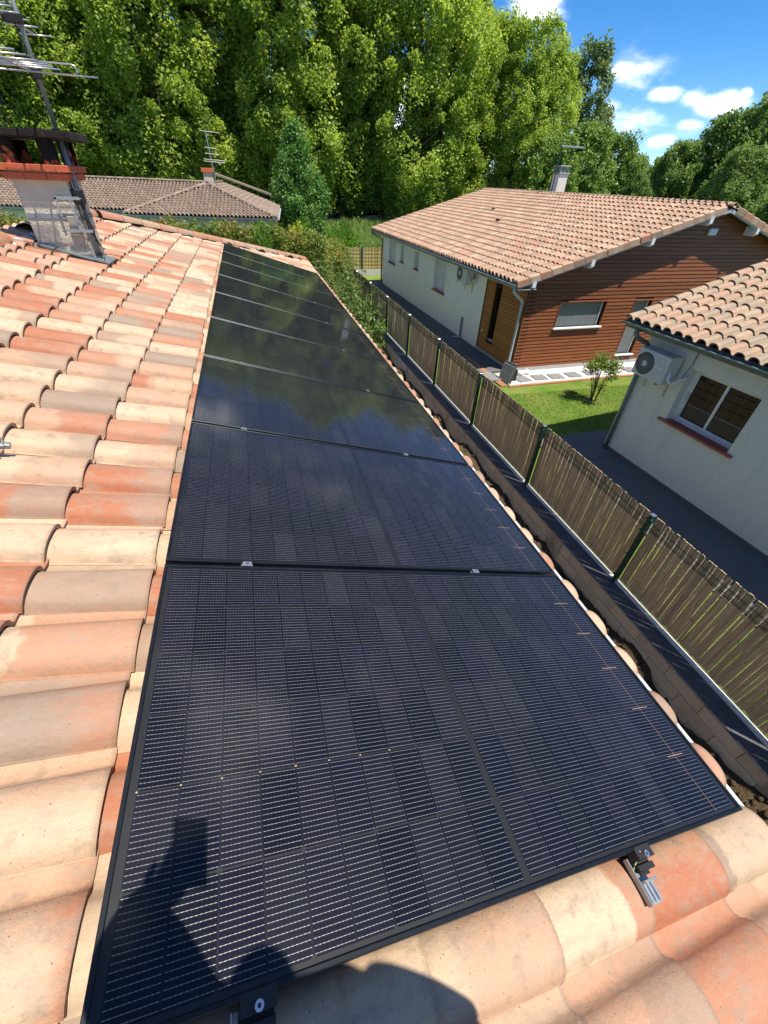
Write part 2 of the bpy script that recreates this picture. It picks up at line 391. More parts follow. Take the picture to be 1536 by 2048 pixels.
L_NAND = leaf('nandina_leaf', (.08, .13, .02), (.16, .22, .035), (.3, .32, .06), .35)
L_GRASS = leaf('grass_blade', (.16, .25, .055), (.27, .37, .10), (.42, .46, .20), .35)
M_BARK = simple('bark', (.16, .13, .09), (.07, .055, .04), 6, .9, bump=.4, bscale=15)
M_STEM = simple('red_brown_stem', (.17, .10, .055), (.1, .06, .035), 20, .7)
def ground(name, c1, c2, c3, s1=.8, s2=30, bump=.6, bs=60, bd=.03):
    t = NT(name); p = t.pos(); a = t.mr(t.noise(p, s1, 6, .7), .38, .62); b = t.mr(t.noise(p, s2, 6, .7), .35, .7)
    t.set(t.mix(t.math('MULTIPLY', b, .6), t.mix(a, c1, c2), c3), .95, 0, .15); t.bump(t.noise(p, bs, 6, .7), bump, bd); return t.m
M_LAWN = ground('lawn', (.11, .215, .022), (.24, .265, .065), (.08, .15, .018), 1.3, 40, .9, 110, .03)
M_FIELD = ground('field', (.13, .19, .05), (.2, .24, .08), (.1, .13, .04), .15, 3)
M_SOIL = ground('soil', (.12, .082, .045), (.19, .135, .07), (.05, .034, .02), 1.8, 22, 1., 26, .09)
M_GRAVEL = ground('white_gravel', (.68, .67, .64), (.6, .59, .56), (.38, .37, .35), 3, 60, 1., 55, .03)
M_FLOOR = ground('slate_paving_tile', (.125, .122, .122), (.145, .142, .14), (.10, .098, .098), 1.5, 25, .12, 60, .01)
M_JOINT = simple('paving_joint', (.26, .27, .28), rough=.9)
M_SLAB = simple('grey_stone_slab', (.22, .22, .215), (.17, .17, .165), 14, .85, bump=.2)
M_EDGING = simple('terracotta_edging', (.38, .17, .085), (.3, .14, .075), 14, .8, bump=.2, objrand=.15)
M_BLOCK = NT('concrete_block')
def blockmat():
    t = M_BLOCK; p = t.pos(); a = t.mr(t.noise(p, 2.2, 6, .65), .35, .68); b = t.noise(p, 90, 5, .7)
    col = t.mix(a, (.68, .60, .48), (.55, .48, .38)); col = t.mix(t.mr(b, .4, .8, 0, .3), col, (.2, .175, .14))
    col = t.mix(1., col, t.ramp(t.rnd(), [(0, (.88, .88, .88)), (1, (1.1, 1.08, 1.05))]), 'MULTIPLY')
    st = t.mr(t.noise(t.vmul(p, (1, 1.6, .3)), 2.2, 3), .58, .68, 0, .5); col = t.mix(st, col, (.09, .06, .035))
    t.set(col, .95, 0, .15); t.bump(b, .5, .01); return t.m
M_BLOCK = blockmat()
M_CAPSTRIP = simple('dark_capping', (.085, .088, .10), (.065, .068, .078), 10, .5, bump=.1)  # dark strip along the wall top
M_ACW = simple('ac_casing', (.58, .58, .55), (.53, .53, .50), 6, .5)
M_GRILL = simple('ac_grille', (.02, .021, .022), rough=.5)
M_SHUT = simple('white_shutter', (.66, .66, .65), (.6, .6, .6), 8, .5)
M_FROST = simple('grey_blind', (.17, .185, .19), (.14, .155, .16), 6, .5)
M_SILL = simple('terracotta_sill', (.42, .11, .06), (.32, .08, .05), 14, .6, objrand=.12)
M_GUTG = simple('grey_green_gutter', (.17, .20, .19), (.12, .145, .14), 9, .4, .4)
M_GUTB = simple('pale_blue_grey_gutter', (.34, .40, .42), (.3, .36, .38), 9, .45)
M_WOODG = simple('grey_timber', (.3, .27, .22), (.22, .2, .16), 14, .8)
M_BAMB = planks('reed_screen', (.42, .31, .12), (.55, .42, .18), 'v', .4)
M_ROCK = simple('white_rock', (.74, .73, .7), (.6, .6, .58), 12, .8, bump=.4, bscale=20)
M_PIPE = simple('grey_conduit', (.17, .18, .19), rough=.5)

# ================================================================== ground
GZ = -3.75
def sheet(name, x0, x1, y0, y1, z, mat, kind='structure', **k):
    o = MB().add([(x0, y0, z), (x1, y0, z), (x1, y1, z), (x0, y1, z)], [(0, 1, 2, 3)]).build(name, mat); tag(o, kind=kind); return o
sheet('ground', -900, 900, -400, 1500, GZ-.55, M_FIELD)
sheet('field', 5.12, 700, -390, 29.9, GZ-.05, M_FIELD); sheet('field', -700, -5.95, -390, 29.9, GZ-.05, M_FIELD); sheet('field', -700, 700, 29.9, 1400, GZ-.045, M_FIELD)
sheet('lawn', 5.16, 30, -10, 29.3, GZ-.012, M_LAWN)
def grid_mesh(name, x0, x1, y0, y1, nx, ny, zf, mat, smooth=True):
    X, Y = np.meshgrid(np.linspace(x0, x1, nx), np.linspace(y0, y1, ny)); Z = zf(X, Y)
    V = np.stack([X, Y, Z], -1).reshape(-1, 3); i = np.arange((ny-1)*nx).reshape(ny-1, nx)[:, :-1].ravel()
    F = np.stack([i, i+1, i+1+nx, i+nx], -1); return mk(name, V, F, mat, smooth)
def vnoise(X, Y, sc, seed):
    r = np.random.default_rng(seed); T = r.random((64, 64)); x = X*sc+100; y = Y*sc+100
    xi = np.floor(x).astype(int); yi = np.floor(y).astype(int); fx = x-xi; fy = y-yi; fx = fx*fx*(3-2*fx); fy = fy*fy*(3-2*fy)
    g = lambda a, b: T[a % 64, b % 64]
    return (g(xi, yi)*(1-fx)+g(xi+1, yi)*fx)*(1-fy)+(g(xi, yi+1)*(1-fx)+g(xi+1, yi+1)*fx)*fy
def soilz(X, Y):
    h = .22*vnoise(X, Y, 1.1, 1)+.13*vnoise(X, Y, 3.2, 2)+.09*vnoise(X, Y, 8, 3)+.05*vnoise(X, Y, 19, 4)
    side = np.clip((X-3.75)/.95, 0, 1)
    return GZ-.25+h*.9+.25*side*vnoise(X*0+3, Y, 1.6, 9)-.12
o = new('soil', grid_mesh('soil', -6, 4.78, -6, 30, 190, 620, soilz, M_SOIL)); tag(o, kind='structure')
# loose clods in the trench
def clods():
    V = []; F = []; base = [(1, 0, 0), (-1, 0, 0), (0, 1, 0), (0, -1, 0), (0, 0, 1), (0, 0, -1)]
    ff = [(0, 2, 4), (2, 1, 4), (1, 3, 4), (3, 0, 4), (2, 0, 5), (1, 2, 5), (3, 1, 5), (0, 3, 5)]
    for i in range(2200):
        x = rng.uniform(2.6, 4.74); y = rng.uniform(-2, 16) if i < 1700 else rng.uniform(-1, 5); s = rng.uniform(.015, .06)*(1.5 if rng.random() < .12 else 1)
        z = float(soilz(np.array(x), np.array(y)))+s*.3; a = rng.uniform(0, 6.28); n = len(V)
        for b in base:
            bx, by, bz = b[0]*rng.uniform(.6, 1.2), b[1]*rng.uniform(.6, 1.2), b[2]*rng.uniform(.5, 1)
            V.append((x+s*(bx*math.cos(a)-by*math.sin(a)), y+s*(bx*math.sin(a)+by*math.cos(a)), z+s*bz))
        F += [tuple(q+n for q in f) for f in ff]
    return mk('clods', np.array(V), np.array(F), M_SOIL, True)
tag(new('soil_clods', clods()), 'loose brown clods of earth in the trench along the block wall', 'soil', kind='stuff')

# ================================================================== foliage
def leaves(P, size, norm_up=.5, aspect=.62, seed=0, droop=None):
    """P (n,3) centres -> leaf quads (pointed, folded kites), returns V,F,rnd"""
    r = np.random.default_rng(seed); n = len(P)
    d = r.normal(size=(n, 3)); d[:, 2] = d[:, 2]*.6-(droop or 0); d /= np.linalg.norm(d, axis=1)[:, None]
    nn = r.normal(size=(n, 3)); nn[:, 2] += norm_up*2; nn -= (nn*d).sum(1)[:, None]*d; nn /= np.linalg.norm(nn, axis=1)[:, None]+1e-9
    b = np.cross(d, nn); s = size*r.uniform(.6, 1.3, n)[:, None]; w = s*aspect
    V = np.stack([P-d*s*.5, P+b*w*.5+nn*s*.08, P+d*s*.5, P-b*w*.5+nn*s*.08], 1).reshape(-1, 3)
    F = np.arange(4*n).reshape(n, 4); return V, F
def leafmesh(name, P, size, mat, norm_up=.5, aspect=.62, seed=0, rnd=None, droop=None):
    V, F = leaves(P, size, norm_up, aspect, seed, droop); r = np.random.default_rng(seed+5)
    if rnd is None: rnd = np.clip(r.beta(2, 2, len(P)), 0, 1)
    return mk(name, V, F, mat, False, {'rnd': ('FLOAT', 'FACE', rnd)})
def crown_points(nclump, per, shape, cr, seed, stretch=1., shell=.55):
    """clumps scattered through an uneven ellipsoid stack; shape(t)->radius for height t 0..1"""
    r = np.random.default_rng(seed); cs = []
    while len(cs) < nclump:
        t = r.uniform(0, 1); a = r.uniform(0, 6.283); rad = shape(t, a); q = r.uniform(shell, 1)**.5 if r.random() < .8 else r.uniform(.1, 1)
        cs.append((math.cos(a)*rad*q, math.sin(a)*rad*q, t))
    cs = np.array(cs); P = []; rn = []
    for c in cs:
        k = int(per*r.uniform(.6, 1.4)); d = r.normal(size=(k, 3)); d /= np.linalg.norm(d, axis=1)[:, None]
        d *= (r.random(k)**.45)[:, None]; rr = cr*r.uniform(.5, 1.45); d *= rr; d[:, 2] *= stretch
        q = d.copy(); q[:, :2] += c[:2]; P.append(np.column_stack([q, np.full(k, c[2])])); rn.append(np.clip(r.normal(r.uniform(.2, .8), .17, k), 0, 1))
    return np.concatenate(P), np.concatenate(rn)
def tree_meshes(name, H, rad, nclump, per, cr, leafsize, mat, seed, base=.12, stretch=1.3, prof=None, droop=.3):
    r = random.Random(seed); ph = [r.uniform(0, 6.28) for _ in range(6)]
    def shape(t, a):
        p = prof(t) if prof else (math.sin(math.pi*min(1, max(0, .12+.80*t)))**.55)
        return rad*p*(1+.16*math.sin(3*a+ph[0]+5*t)+.12*math.sin(5*a+ph[1]-9*t)+.1*math.sin(13*t+ph[2]))
    P, rn = crown_points(nclump, per, shape, cr, seed, stretch)
    P3 = P[:, :3].copy(); P3[:, 2] += H*(base+(1-base)*P[:, 3])
    cm = leafmesh(name+'_crown', P3, leafsize, mat, .6, .8, seed, rn, droop)
    tb = MB(); tb.tube([(0, 0, -.2), (.1, 0, H*.25), (-.1, .15, H*.55), (.05, .1, H*.92)], [H*.017, H*.013, H*.009, H*.002], 8)
    for i in range(16):
        z = H*r.uniform(.16, .8); a = r.uniform(0, 6.28); l = rad*r.uniform(.5, .95)*(1-z/H*.4)
        tb.tube([(0, 0, z), (math.cos(a)*l*.5, math.sin(a)*l*.5, z+l*.35), (math.cos(a)*l, math.sin(a)*l, z+l*.9)], [H*.006, H*.004, .02], 5)
    return cm, tb.mesh(name+'_trunk', M_BARK, True)
def place_tree(name, meshes, loc, s, rz, label, cat, group=None, sz=None):
    t = thing(name, label, cat, loc, group)
    M = Matrix.Translation(loc) @ Matrix.Rotation(rz, 4, 'Z') @ Matrix.Diagonal((s, s, sz or s, 1))
    new('trunk', meshes[1], t, M); new('crown', meshes[0], t, M); return t
planes = [tree_meshes('plane', 24, 5.6, 410, 190, 1.05, .29, L_PLANE, 100+i, .07, 1.05) for i in range(4)]
ROW = []
posn = ['far left behind the brown roof', 'left of the chimney mast', 'just right of the chimney mast', 'behind the far brown hipped roof ridge', 'behind the small brick chimney', 'right of the small brick chimney', 'left behind the grey-green round tree', 'right behind the grey-green round tree', 'above the tall grass field', 'above the parked pale car', 'at the left end of the rose tiled roof', 'behind the left of the rose roof ridge', 'behind the middle of the rose roof ridge', 'left of the white stub chimney', 'behind the aerial on the rose roof', 'last of the row at its right end']
xs = np.linspace(-31, 43, 16)
for i, x in enumerate(xs):
    x = x+random.uniform(-1.2, 1.2); y = 67+3.0*math.sin(i*2.1)+(x > 30)*(x-30)*.15
    top = 26 if x < 24 else 23.2-(x-24)*.27
    ROW.append((x, y))
    place_tree('plane_tree', planes[i % 4], (x, y, GZ), top/24*1.0, i*1.7, 'bright green plane tree in the row, '+posn[i], 'tree', 'plane trees in the row beyond the houses')
for i in range(9):
    x = -30+i*8.3+random.uniform(-1, 1)
    place_tree('plane_tree', planes[(i+2) % 4], (x, 84+random.uniform(-2, 3), GZ), .66 if x < 25 else .55, i*2.3+1, ['leftmost', 'second', 'third', 'fourth', 'fifth', 'sixth', 'seventh', 'eighth', 'last'][i]+' plane tree from the left in the darker second line', 'tree', 'plane trees in the second line, behind the first row')
# right-hand trees
ov = tree_meshes('poplar', 20, 3.6, 150, 60, .95, .42, L_OLIVE, 300, .35, 1.1, lambda t: .5+.5*math.sin(3.0*t+.4))
place_tree('poplar_tree', ov, (54.5, 78, GZ), 1.08, .3, 'loose olive green poplar rising at the right end of the plane tree row', 'tree')
place_tree('poplar_tree', ov, (63, 84, GZ), .80, 2.3, 'smaller olive poplar just right of the tall loose one', 'tree')
pn = [tree_meshes('pine', 11, 4.4, 190, 80, .9, .34, L_PINE, 400+i, .03, .9, lambda t: (1-t*.75)**.7) for i in range(2)]
for i, (x, y, s, lb) in enumerate([(37.5, 56, .86, 'feathery mid green conifer just right of the white stub chimney'), (44.5, 60, .98, 'feathery conifer second from the white stub chimney'), (51, 62, .95, 'feathery conifer below the olive poplar'), (57, 66, .78, 'low feathery conifer third from the right in the tree gap'), (64, 72, .72, 'low feathery conifer in the sky gap'), (71, 76, .72, 'low feathery conifer left of the dark trees')]):
    place_tree('conifer_tree', pn[i % 2], (x, y, GZ), s, i*1.3, lb, 'tree', 'feathery conifers behind the rose roof')
dk = [tree_meshes('dark_oak', 16, 6.2, 300, 95, 1.15, .42, L_DARK, 500+i, .04, 1., None) for i in range(2)]
for i, (x, y, s, lb) in enumerate([(66, 66, .66, 'dark leafy tree at the left end of the right hand group'), (71, 63, .86, 'dark leafy tree in the middle of the right hand group'), (75, 60, 1.02, 'tallest dark leafy tree, at the right edge of the photo'), (62, 52, .58, 'low dark leafy tree behind the rose roof peak'), (70, 52, .72, 'dark leafy tree behind the right slope of the rose roof'), (76, 55, .8, 'dark leafy tree at the right edge behind the rose roof'), (53, 60, .42, 'low dark bushy tree between the conifers')]):
    place_tree('oak_tree', dk[i % 2], (x, y, GZ), s, i*1.9, lb, 'tree', 'dark leafy trees at the right')
# distant woods as one mass
def woods():
    r = np.random.default_rng(5); n = 26000
    a = np.radians(r.uniform(-40, 62, n)); d = r.uniform(112, 150, n); h = r.random(n)**.8
    top = 9.5+3*np.sin(a*9)+2*np.sin(a*23+1); P = np.column_stack([np.sin(a)*d, np.cos(a)*d, GZ+h*top]); return leafmesh('woods', P, 1.5, L_DARK, .6, .8, 5)
tag(new('distant_woodland', woods()), 'dark green wood far behind the tree rows', 'woodland', kind='stuff')
# undergrowth under the plane trees
def under():
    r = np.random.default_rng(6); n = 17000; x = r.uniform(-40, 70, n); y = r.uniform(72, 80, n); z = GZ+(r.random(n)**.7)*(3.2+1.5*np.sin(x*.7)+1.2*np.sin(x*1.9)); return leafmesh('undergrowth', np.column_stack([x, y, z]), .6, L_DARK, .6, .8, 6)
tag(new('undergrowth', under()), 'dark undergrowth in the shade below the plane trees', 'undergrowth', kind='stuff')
# round maple between house and field
mp = tree_meshes('maple', 7.3, 2.5, 230, 100, .5, .17, L_MAPLE, 600, .02, 1.3, lambda t: max(.05, (.8+.5*t-1.28*t*t)))
place_tree('maple_tree', mp, (5.3, 45.5, GZ), 1.08, .4, 'round grey-green bushy tree at the right end of the brown hipped roof', 'tree')
# blob shrubs
def shrub(name, loc, rx, ry, h, n, size, mat, label, cat, seed, aspect=.5, group=None, droop=0, stems=5, zlow=.05):
    r = np.random.default_rng(seed); t = thing(name, label, cat, loc, group)
    d = r.normal(size=(n, 3)); d /= np.linalg.norm(d, axis=1)[:, None]; q = r.random(n)**.33
    bumpy = 1+.13*np.sin(d[:, 0]*6+seed)+.12*np.sin(d[:, 1]*7+seed*2)+.1*np.sin(d[:, 2]*9)
    P = np.column_stack([loc[0]+d[:, 0]*q*rx*bumpy, loc[1]+d[:, 1]*q*ry*bumpy, loc[2]+h*(zlow+(1-zlow)*(.5+.5*d[:, 2]*q*bumpy))])
    new('foliage', leafmesh(name, P, size, mat, .5, aspect, seed, None, droop), t)
    b = MB()
    for i in range(stems):
        a = i*2.4; b.tube([(loc[0], loc[1], loc[2]-.05), (loc[0]+math.cos(a)*rx*.3, loc[1]+math.sin(a)*ry*.3, loc[2]+h*.6)], [.02, .008], 5)
    b.build('stem', M_STEM, t); return t

def hedge(name, path, width, label, mat, seed, dens, size, h_of, aspect=.45):
    r = np.random.default_rng(seed); t = thing(name, label, 'hedge', (path[0][0], path[0][1], GZ)); P = []; rn = []
    L = [math.dist(path[i], path[i+1]) for i in range(len(path)-1)]
    for i, l in enumerate(L):
        n = int(dens*l); u = r.random(n); a = np.array(path[i]); b = np.array(path[i+1]); c = a+(b-a)*u[:, None]
        dirn = (b-a)/l; nrm = np.array([-dirn[1], dirn[0]]); th = r.uniform(0, 2*math.pi, n); q = r.random(n)**.3
        s = c[:, 0]*2.1+c[:, 1]*1.3; hh = h_of(c)+.07*np.sin(s*1.9+seed)+.05*np.sin(s*4.3)+.05*np.sin(s*9.1)
        sg = lambda v: np.sign(v)*np.abs(v)**.5
        off = sg(np.cos(th))*q*width*(1+.2*np.sin(s*3.1)); zz = hh*(.5+.5*sg(np.sin(th))*q)+r.exponential(.05, n)*(np.sin(th) > .6)
        P.append(np.column_stack([c[:, 0]+nrm[0]*off, c[:, 1]+nrm[1]*off, GZ+zz])); top = np.clip((zz/hh-.72)*3, 0, 1)
        rn.append(np.clip(r.beta(2, 3, n)*.65+top*r.random(n)*.75*(.5+.5*np.sin(s*1.4)), 0, 1))
    P = np.concatenate(P); rn = np.concatenate(rn)
    new('foliage', leafmesh(name, P, size, mat, .3, aspect, seed, rn), t)
    b = MB()
    for i, l in enumerate(L):
        for k in range(int(l/.7)):
            p = Vector(path[i]).lerp(Vector(path[i+1]), (k+.5)/max(1, int(l/.7))); b.tube([(p.x, p.y, GZ-.1), (p.x+.05, p.y, GZ+1.4)], [.03, .015], 5)
    b.build('stem', M_STEM, t); return t
hedge('photinia_hedge', [(-9.5, 18.5), (-5, 18.3), (0, 18), (3.2, 18.2)], .7, 'photinia hedge with red tips behind the tiled hip', L_PHOT, 21, 8500, .12, lambda c: 3.45-np.clip(c[:, 0]-1.2, 0, 9)*.18, .45)
hedge('photinia_hedge', [(3.5, 18.5), (4.3, 21.5), (4.4, 25)], .7, 'photinia hedge running along the fence behind the oleander', L_PHOT, 22, 6000, .12, lambda c: 2.4+0*c[:, 0], .45)
def oleander(loc, h, n, seed, label):
    r = random.Random(seed); t = thing('oleander_shrub', label, 'shrub', loc); b = MB(); P = []; D = []
    for i in range(n):
        a = r.uniform(0, 6.28); l = r.uniform(.15, .85); hh = h*r.uniform(.45, 1)
        p0 = Vector((loc[0]+math.cos(a)*.12, loc[1]+math.sin(a)*.12, loc[2]-.05)); p1 = p0+Vector((math.cos(a)*l*.5, math.sin(a)*l*.8, hh*.6)); p2 = p0+Vector((math.cos(a)*l, math.sin(a)*l*1.5, hh))
        b.tube([p0, p1, p2], [.013, .01, .004], 5)
        for k in range(44):
            u = r.uniform(.12, 1); p = p0.lerp(p1, u*2) if u < .5 else p1.lerp(p2, u*2-1)
            d = Vector((r.gauss(0, 1), r.gauss(0, 1), r.gauss(.5, .6))).normalized(); P.append(p); D.append(d)
    V = []; F = []; rn = []
    for p, d in zip(P, D):
        L_ = r.uniform(.12, .24); w = L_*.13; s = d.orthogonal().normalized(); s = (s*math.cos(r.uniform(0, 3)))+(d.cross(s)*math.sin(r.uniform(0, 3))); s.normalize()
        n0 = len(V); m = p+d*L_*.5+Vector((0, 0, .01)); e = p+d*L_-Vector((0, 0, L_*.18)); V += [p, m+s*w, e, m-s*w]; F.append((n0, n0+1, n0+2, n0+3)); rn.append(r.betavariate(2, 2))
    new('foliage', mk('oleander', np.array([tuple(v) for v in V]), np.array(F), L_OLEA, False, {'rnd': ('FLOAT', 'FACE', rn)}), t)
    b.build('stem', M_STEM, t, smooth=True)
for i, (x, y, h, n, lb) in enumerate([(4.05, 14.5, 1.35, 24, 'nearest oleander bush, leaning on the fence at the end of the tiled eave'), (4.05, 15.7, 1.9, 34, 'second oleander bush from the near end along the fence'), (3.95, 16.9, 2.15, 40, 'long-leaved oleander bush beside the corner of the tiled roof'), (3.9, 18.2, 2.35, 40, 'oleander bush just past the corner of the tiled roof'), (3.6, 17.4, 2.75, 36, 'tallest oleander bush with upright shoots next to the photinia hedge')]):
    oleander((x, y, GZ-.05), h, n, 700+i, lb)
shrub('golden_bush', (3.3, 28.5, GZ), .52, .5, 2.65, 2600, .12, L_YEL, 'bright yellow bush behind the photinia hedge', 'shrub', 31)
shrub('laurel_bush', (4.0, 32, GZ), 1.0, 1.0, 2.6, 3800, .16, L_LIME, 'fresh green bush left of the yellow one', 'shrub', 32)
shrub('laurel_bush', (6.6, 33, GZ), 1.5, 1.3, 2.35, 4800, .16, L_LIME, 'wide fresh green bush at the edge of the tall grass', 'shrub', 33)
shrub('laurel_bush', (4.9, 29.5, GZ), .9, .7, 2.0, 3000, .13, L_OLIVE, 'dull grey-green bush right of the yellow one', 'shrub', 34)
shrub('laurel_bush', (-11.2, 24, GZ), 2.3, 1.7, 4.0, 6500, .16, L_PHOT, 'big green and bronze bush left of the chimney', 'shrub', 35)
shrub('cypress_bush', (1.0, 17.2, GZ), .4, .4, 3.55, 2600, .10, L_LIME, 'narrow bright green bush poking out of the photinia hedge', 'shrub', 36)
# tall grass
def grass():
    r = np.random.default_rng(8); n = 52000; x = r.uniform(4.5, 30, n); y = 30.2+(r.random(n)**1.4)*33; keep = x < 3+y*.42; x = x[keep]; y = y[keep]; n = len(x)
    h = r.uniform(.35, 1.0, n)*(1+.35*np.sin(x*1.1+y*.7)); a = r.uniform(0, 6.28, n); w = .018+.0009*y; lean = r.normal(0, .16, (n, 2))
    B = np.column_stack([x, y, np.full(n, GZ-.05)]); s = np.column_stack([np.cos(a)*w, np.sin(a)*w, np.zeros(n)]); T = B+np.column_stack([lean*h[:, None], h]); Mi = B+np.column_stack([lean*h[:, None]*.35, h*.55])
    V = np.stack([B-s, B+s, Mi+s*.8, T, Mi-s*.8], 1).reshape(-1, 3); F = np.arange(5*n).reshape(n, 5)
    return mk('grass', V, F, L_GRASS, False, {'rnd': ('FLOAT', 'FACE', np.clip(r.beta(2, 2, n)*.7+.3*np.sin(x*.5+y*.3)**2, 0, 1))})
tag(new('tall_grass', grass()), 'tall pale green meadow grass behind the reed screen', 'grass', kind='stuff')
def turf():
    r = np.random.default_rng(9); n = 42000; x = r.uniform(5.3, 13, n); y = r.uniform(7.6, 10.12, n); m = r.random(n) < .25; x[m] = r.uniform(5.2, 6.55, m.sum()); y[m] = r.uniform(-2, 12, m.sum())
    h = r.uniform(.02, .05, n); a = r.uniform(0, 6.28, n); w = .006; lean = r.normal(0, .5, (n, 2)); B = np.column_stack([x, y, np.full(n, GZ-.015)]); s = np.column_stack([np.cos(a)*w, np.sin(a)*w, np.zeros(n)]); T = B+np.column_stack([lean*h[:, None], h])
    V = np.stack([B-s, B+s, T], 1).reshape(-1, 3); return mk('turf', V, np.arange(3*n).reshape(n, 3), L_LAWN, False, {'rnd': ('FLOAT', 'FACE', r.beta(2, 2, n))})
L_LAWN = leaf('lawn_blade', (.08, .17, .015), (.14, .25, .03), (.24, .3, .06), .35)
tag(new('turf_grass', turf()), 'short mown lawn grass between the two neighbouring houses', 'grass', kind='stuff')
# ================================================================== roof tiles
def tile_geo(seg=14, w=.236, L=.42, h=.062, inner=True):
    ys = []; rw = .190
    for i in range(seg+1):
        t = -1+2*i/seg; t = math.copysign(abs(t)**.8, t); ys.append((rw*.5*(1+t), h*max(0, 1-abs(t)**2.5)**.62))
    ys += [(.203, -.009), (.23, -.010), (.262, -.004)]
    yc = rw/2; V = []; F = []; n = len(ys)
    def ring(x, k, dz, kk=1.): 
        for y, z in ys: V.append((x, yc+(y-yc)*(k if y <= rw else 1), z*kk+dz))
    ring(0, .90, .001, .86); ring(L*.5, .95, .012, .93); ring(L, 1, .0235, 1.0)
    for a in range(2):
        for i in range(n-1): F.append((a*n+i, (a+1)*n+i, (a+1)*n+i+1, a*n+i+1))
    o = len(V); th = .0135
    for i, (y, z) in enumerate(ys):                   # lip underside
        if y <= rw: V.append((L, yc+(y-yc)*(1-th/yc), max(.001, z-th)+.0235-(.006 if i in (0, seg) else 0)))
        else: V.append((L, y, z+.0235-.012))
    for i in range(n-1): F.append((2*n+i, o+i, o+i+1, 2*n+i+1))
    if inner:
        o2 = len(V)
        for i in range(n):
            x, y, z = V[o+i]; V.append((x-.09, y, z-.006))
        for i in range(n-1): F.append((o+i, o2+i, o2+i+1, o+i+1))
    V.append((0, 0, -.004)); V.append((L, 0, .016)); k = len(V)
    F.append((0, k-2, k-1, 2*n))                      # near edge of the roll
    return np.array(V), F
def tile_mesh(name, mat, seg=14, inner=True):
    V, F = tile_geo(seg, inner=inner); return mk(name, [tuple(v) for v in V], F, mat, True, {'tc': ('FLOAT_VECTOR', 'POINT', V)}, auto=50)
def joined(name, geo, Ms, mat, rnd=None, smooth=True):
    V, F = geo; n = len(V); Vh = np.column_stack([V, np.ones(n)]); VV = []; FF = []; R_ = []; T = []
    r = np.random.default_rng(len(Ms))
    for j, M in enumerate(Ms):
        VV.append((Vh @ np.array(M).T)[:, :3]); FF += [tuple(i+j*n for i in f) for f in F]; R_.append(np.full(n, r.random())); T.append(V)
    return mk(name, [tuple(v) for v in np.concatenate(VV)] if VV else [], FF, mat, smooth, {'tc': ('FLOAT_VECTOR', 'POINT', np.concatenate(T)), 'rnd': ('FLOAT', 'POINT', np.concatenate(R_))}, auto=50)
def inside(p, poly):
    c = False; j = len(poly)-1
    for i in range(len(poly)):
        a, b = poly[i], poly[j]
        if (a[1] > p[1]) != (b[1] > p[1]) and p[0] < (b[0]-a[0])*(p[1]-a[1])/(b[1]-a[1])+a[0]: c = not c
        j = i
    return c
def slope_frame(org, down, width):                    # org Vector, down Vector (unit, along slope), width Vector unit
    z = down.cross(width); return Matrix(((down.x, width.x, z.x, org.x), (down.y, width.y, z.y, org.y), (down.z, width.z, z.z, org.z), (0, 0, 0, 1)))
def tile_slope(parent, M, poly, mat, sep, name='roof_tile', y0=0., xe=None, zs=1., single=None, lo=None, hide=None, jit=.004, deck=True, seg=14):
    """fill poly (local XY, X down the slope) with tiles; the `sep` nearest become parts, the rest one part"""
    xs_ = [p[0] for p in poly]; ys_ = [p[1] for p in poly]; xe = max(xs_) if xe is None else xe
    spots = []
    k = 0
    while xe-.357*k > min(xs_)-.3:
        x = xe-.357*k-.42
        j0 = int(math.floor((min(ys_)-y0)/.236))-1; j1 = int(math.ceil((max(ys_)-y0)/.236))+1
        for j in range(j0, j1):
            y = y0+.236*j
            if inside((x+.26, y+.11), poly): spots.append((x, y))
        k += 1
    out = []
    for x, y in spots:
        T = M @ Matrix.Translation((x+random.gauss(0, jit), y+random.gauss(0, jit*.5), random.uniform(0, .002))) @ Matrix.Rotation(random.gauss(0, .008), 4, 'Z') @ Matrix.Rotation(random.gauss(0, .01), 4, 'X') @ Matrix.Diagonal((1, 1, zs, 1))
        c = T @ Vector((.2, .1, .03)); hid = bool(hide and hide(x, y)); out.append(((c-CAM).length+(1e4 if hid else 0), T))
    out.sort(key=lambda q: q[0])
    nsep = min(sep, sum(1 for q in out if q[0] < 1e3))
    if nsep:
        me = tile_mesh(name, mat, seg)
        for _, T in out[:nsep]: new(name, me, parent, T)
    rest = [T for _, T in out[nsep:]]
    if rest:
        o = new(name+('s_beyond' if nsep else 's'), joined(name, tile_geo(8 if nsep else 5, inner=False), rest, mat), parent); tag(o, kind='stuff')
def ridge_geo(L=.42, r0=.085, r1=.105, seg=10):
    V = []; F = []
    for x, r in ((0, r0), (L, r1), (L, r1-.014), (L-.1, r1-.02)):
        for i in range(seg+1):
            a = math.pi*i/seg; V.append((x, -r*math.cos(a)*1.05, r*math.sin(a)*.82))
    n = seg+1
    for a in range(3):
        for i in range(seg): F.append((a*n+i, a*n+i+1, (a+1)*n+i+1, (a+1)*n+i) if True else 0)
    return np.array(V), F
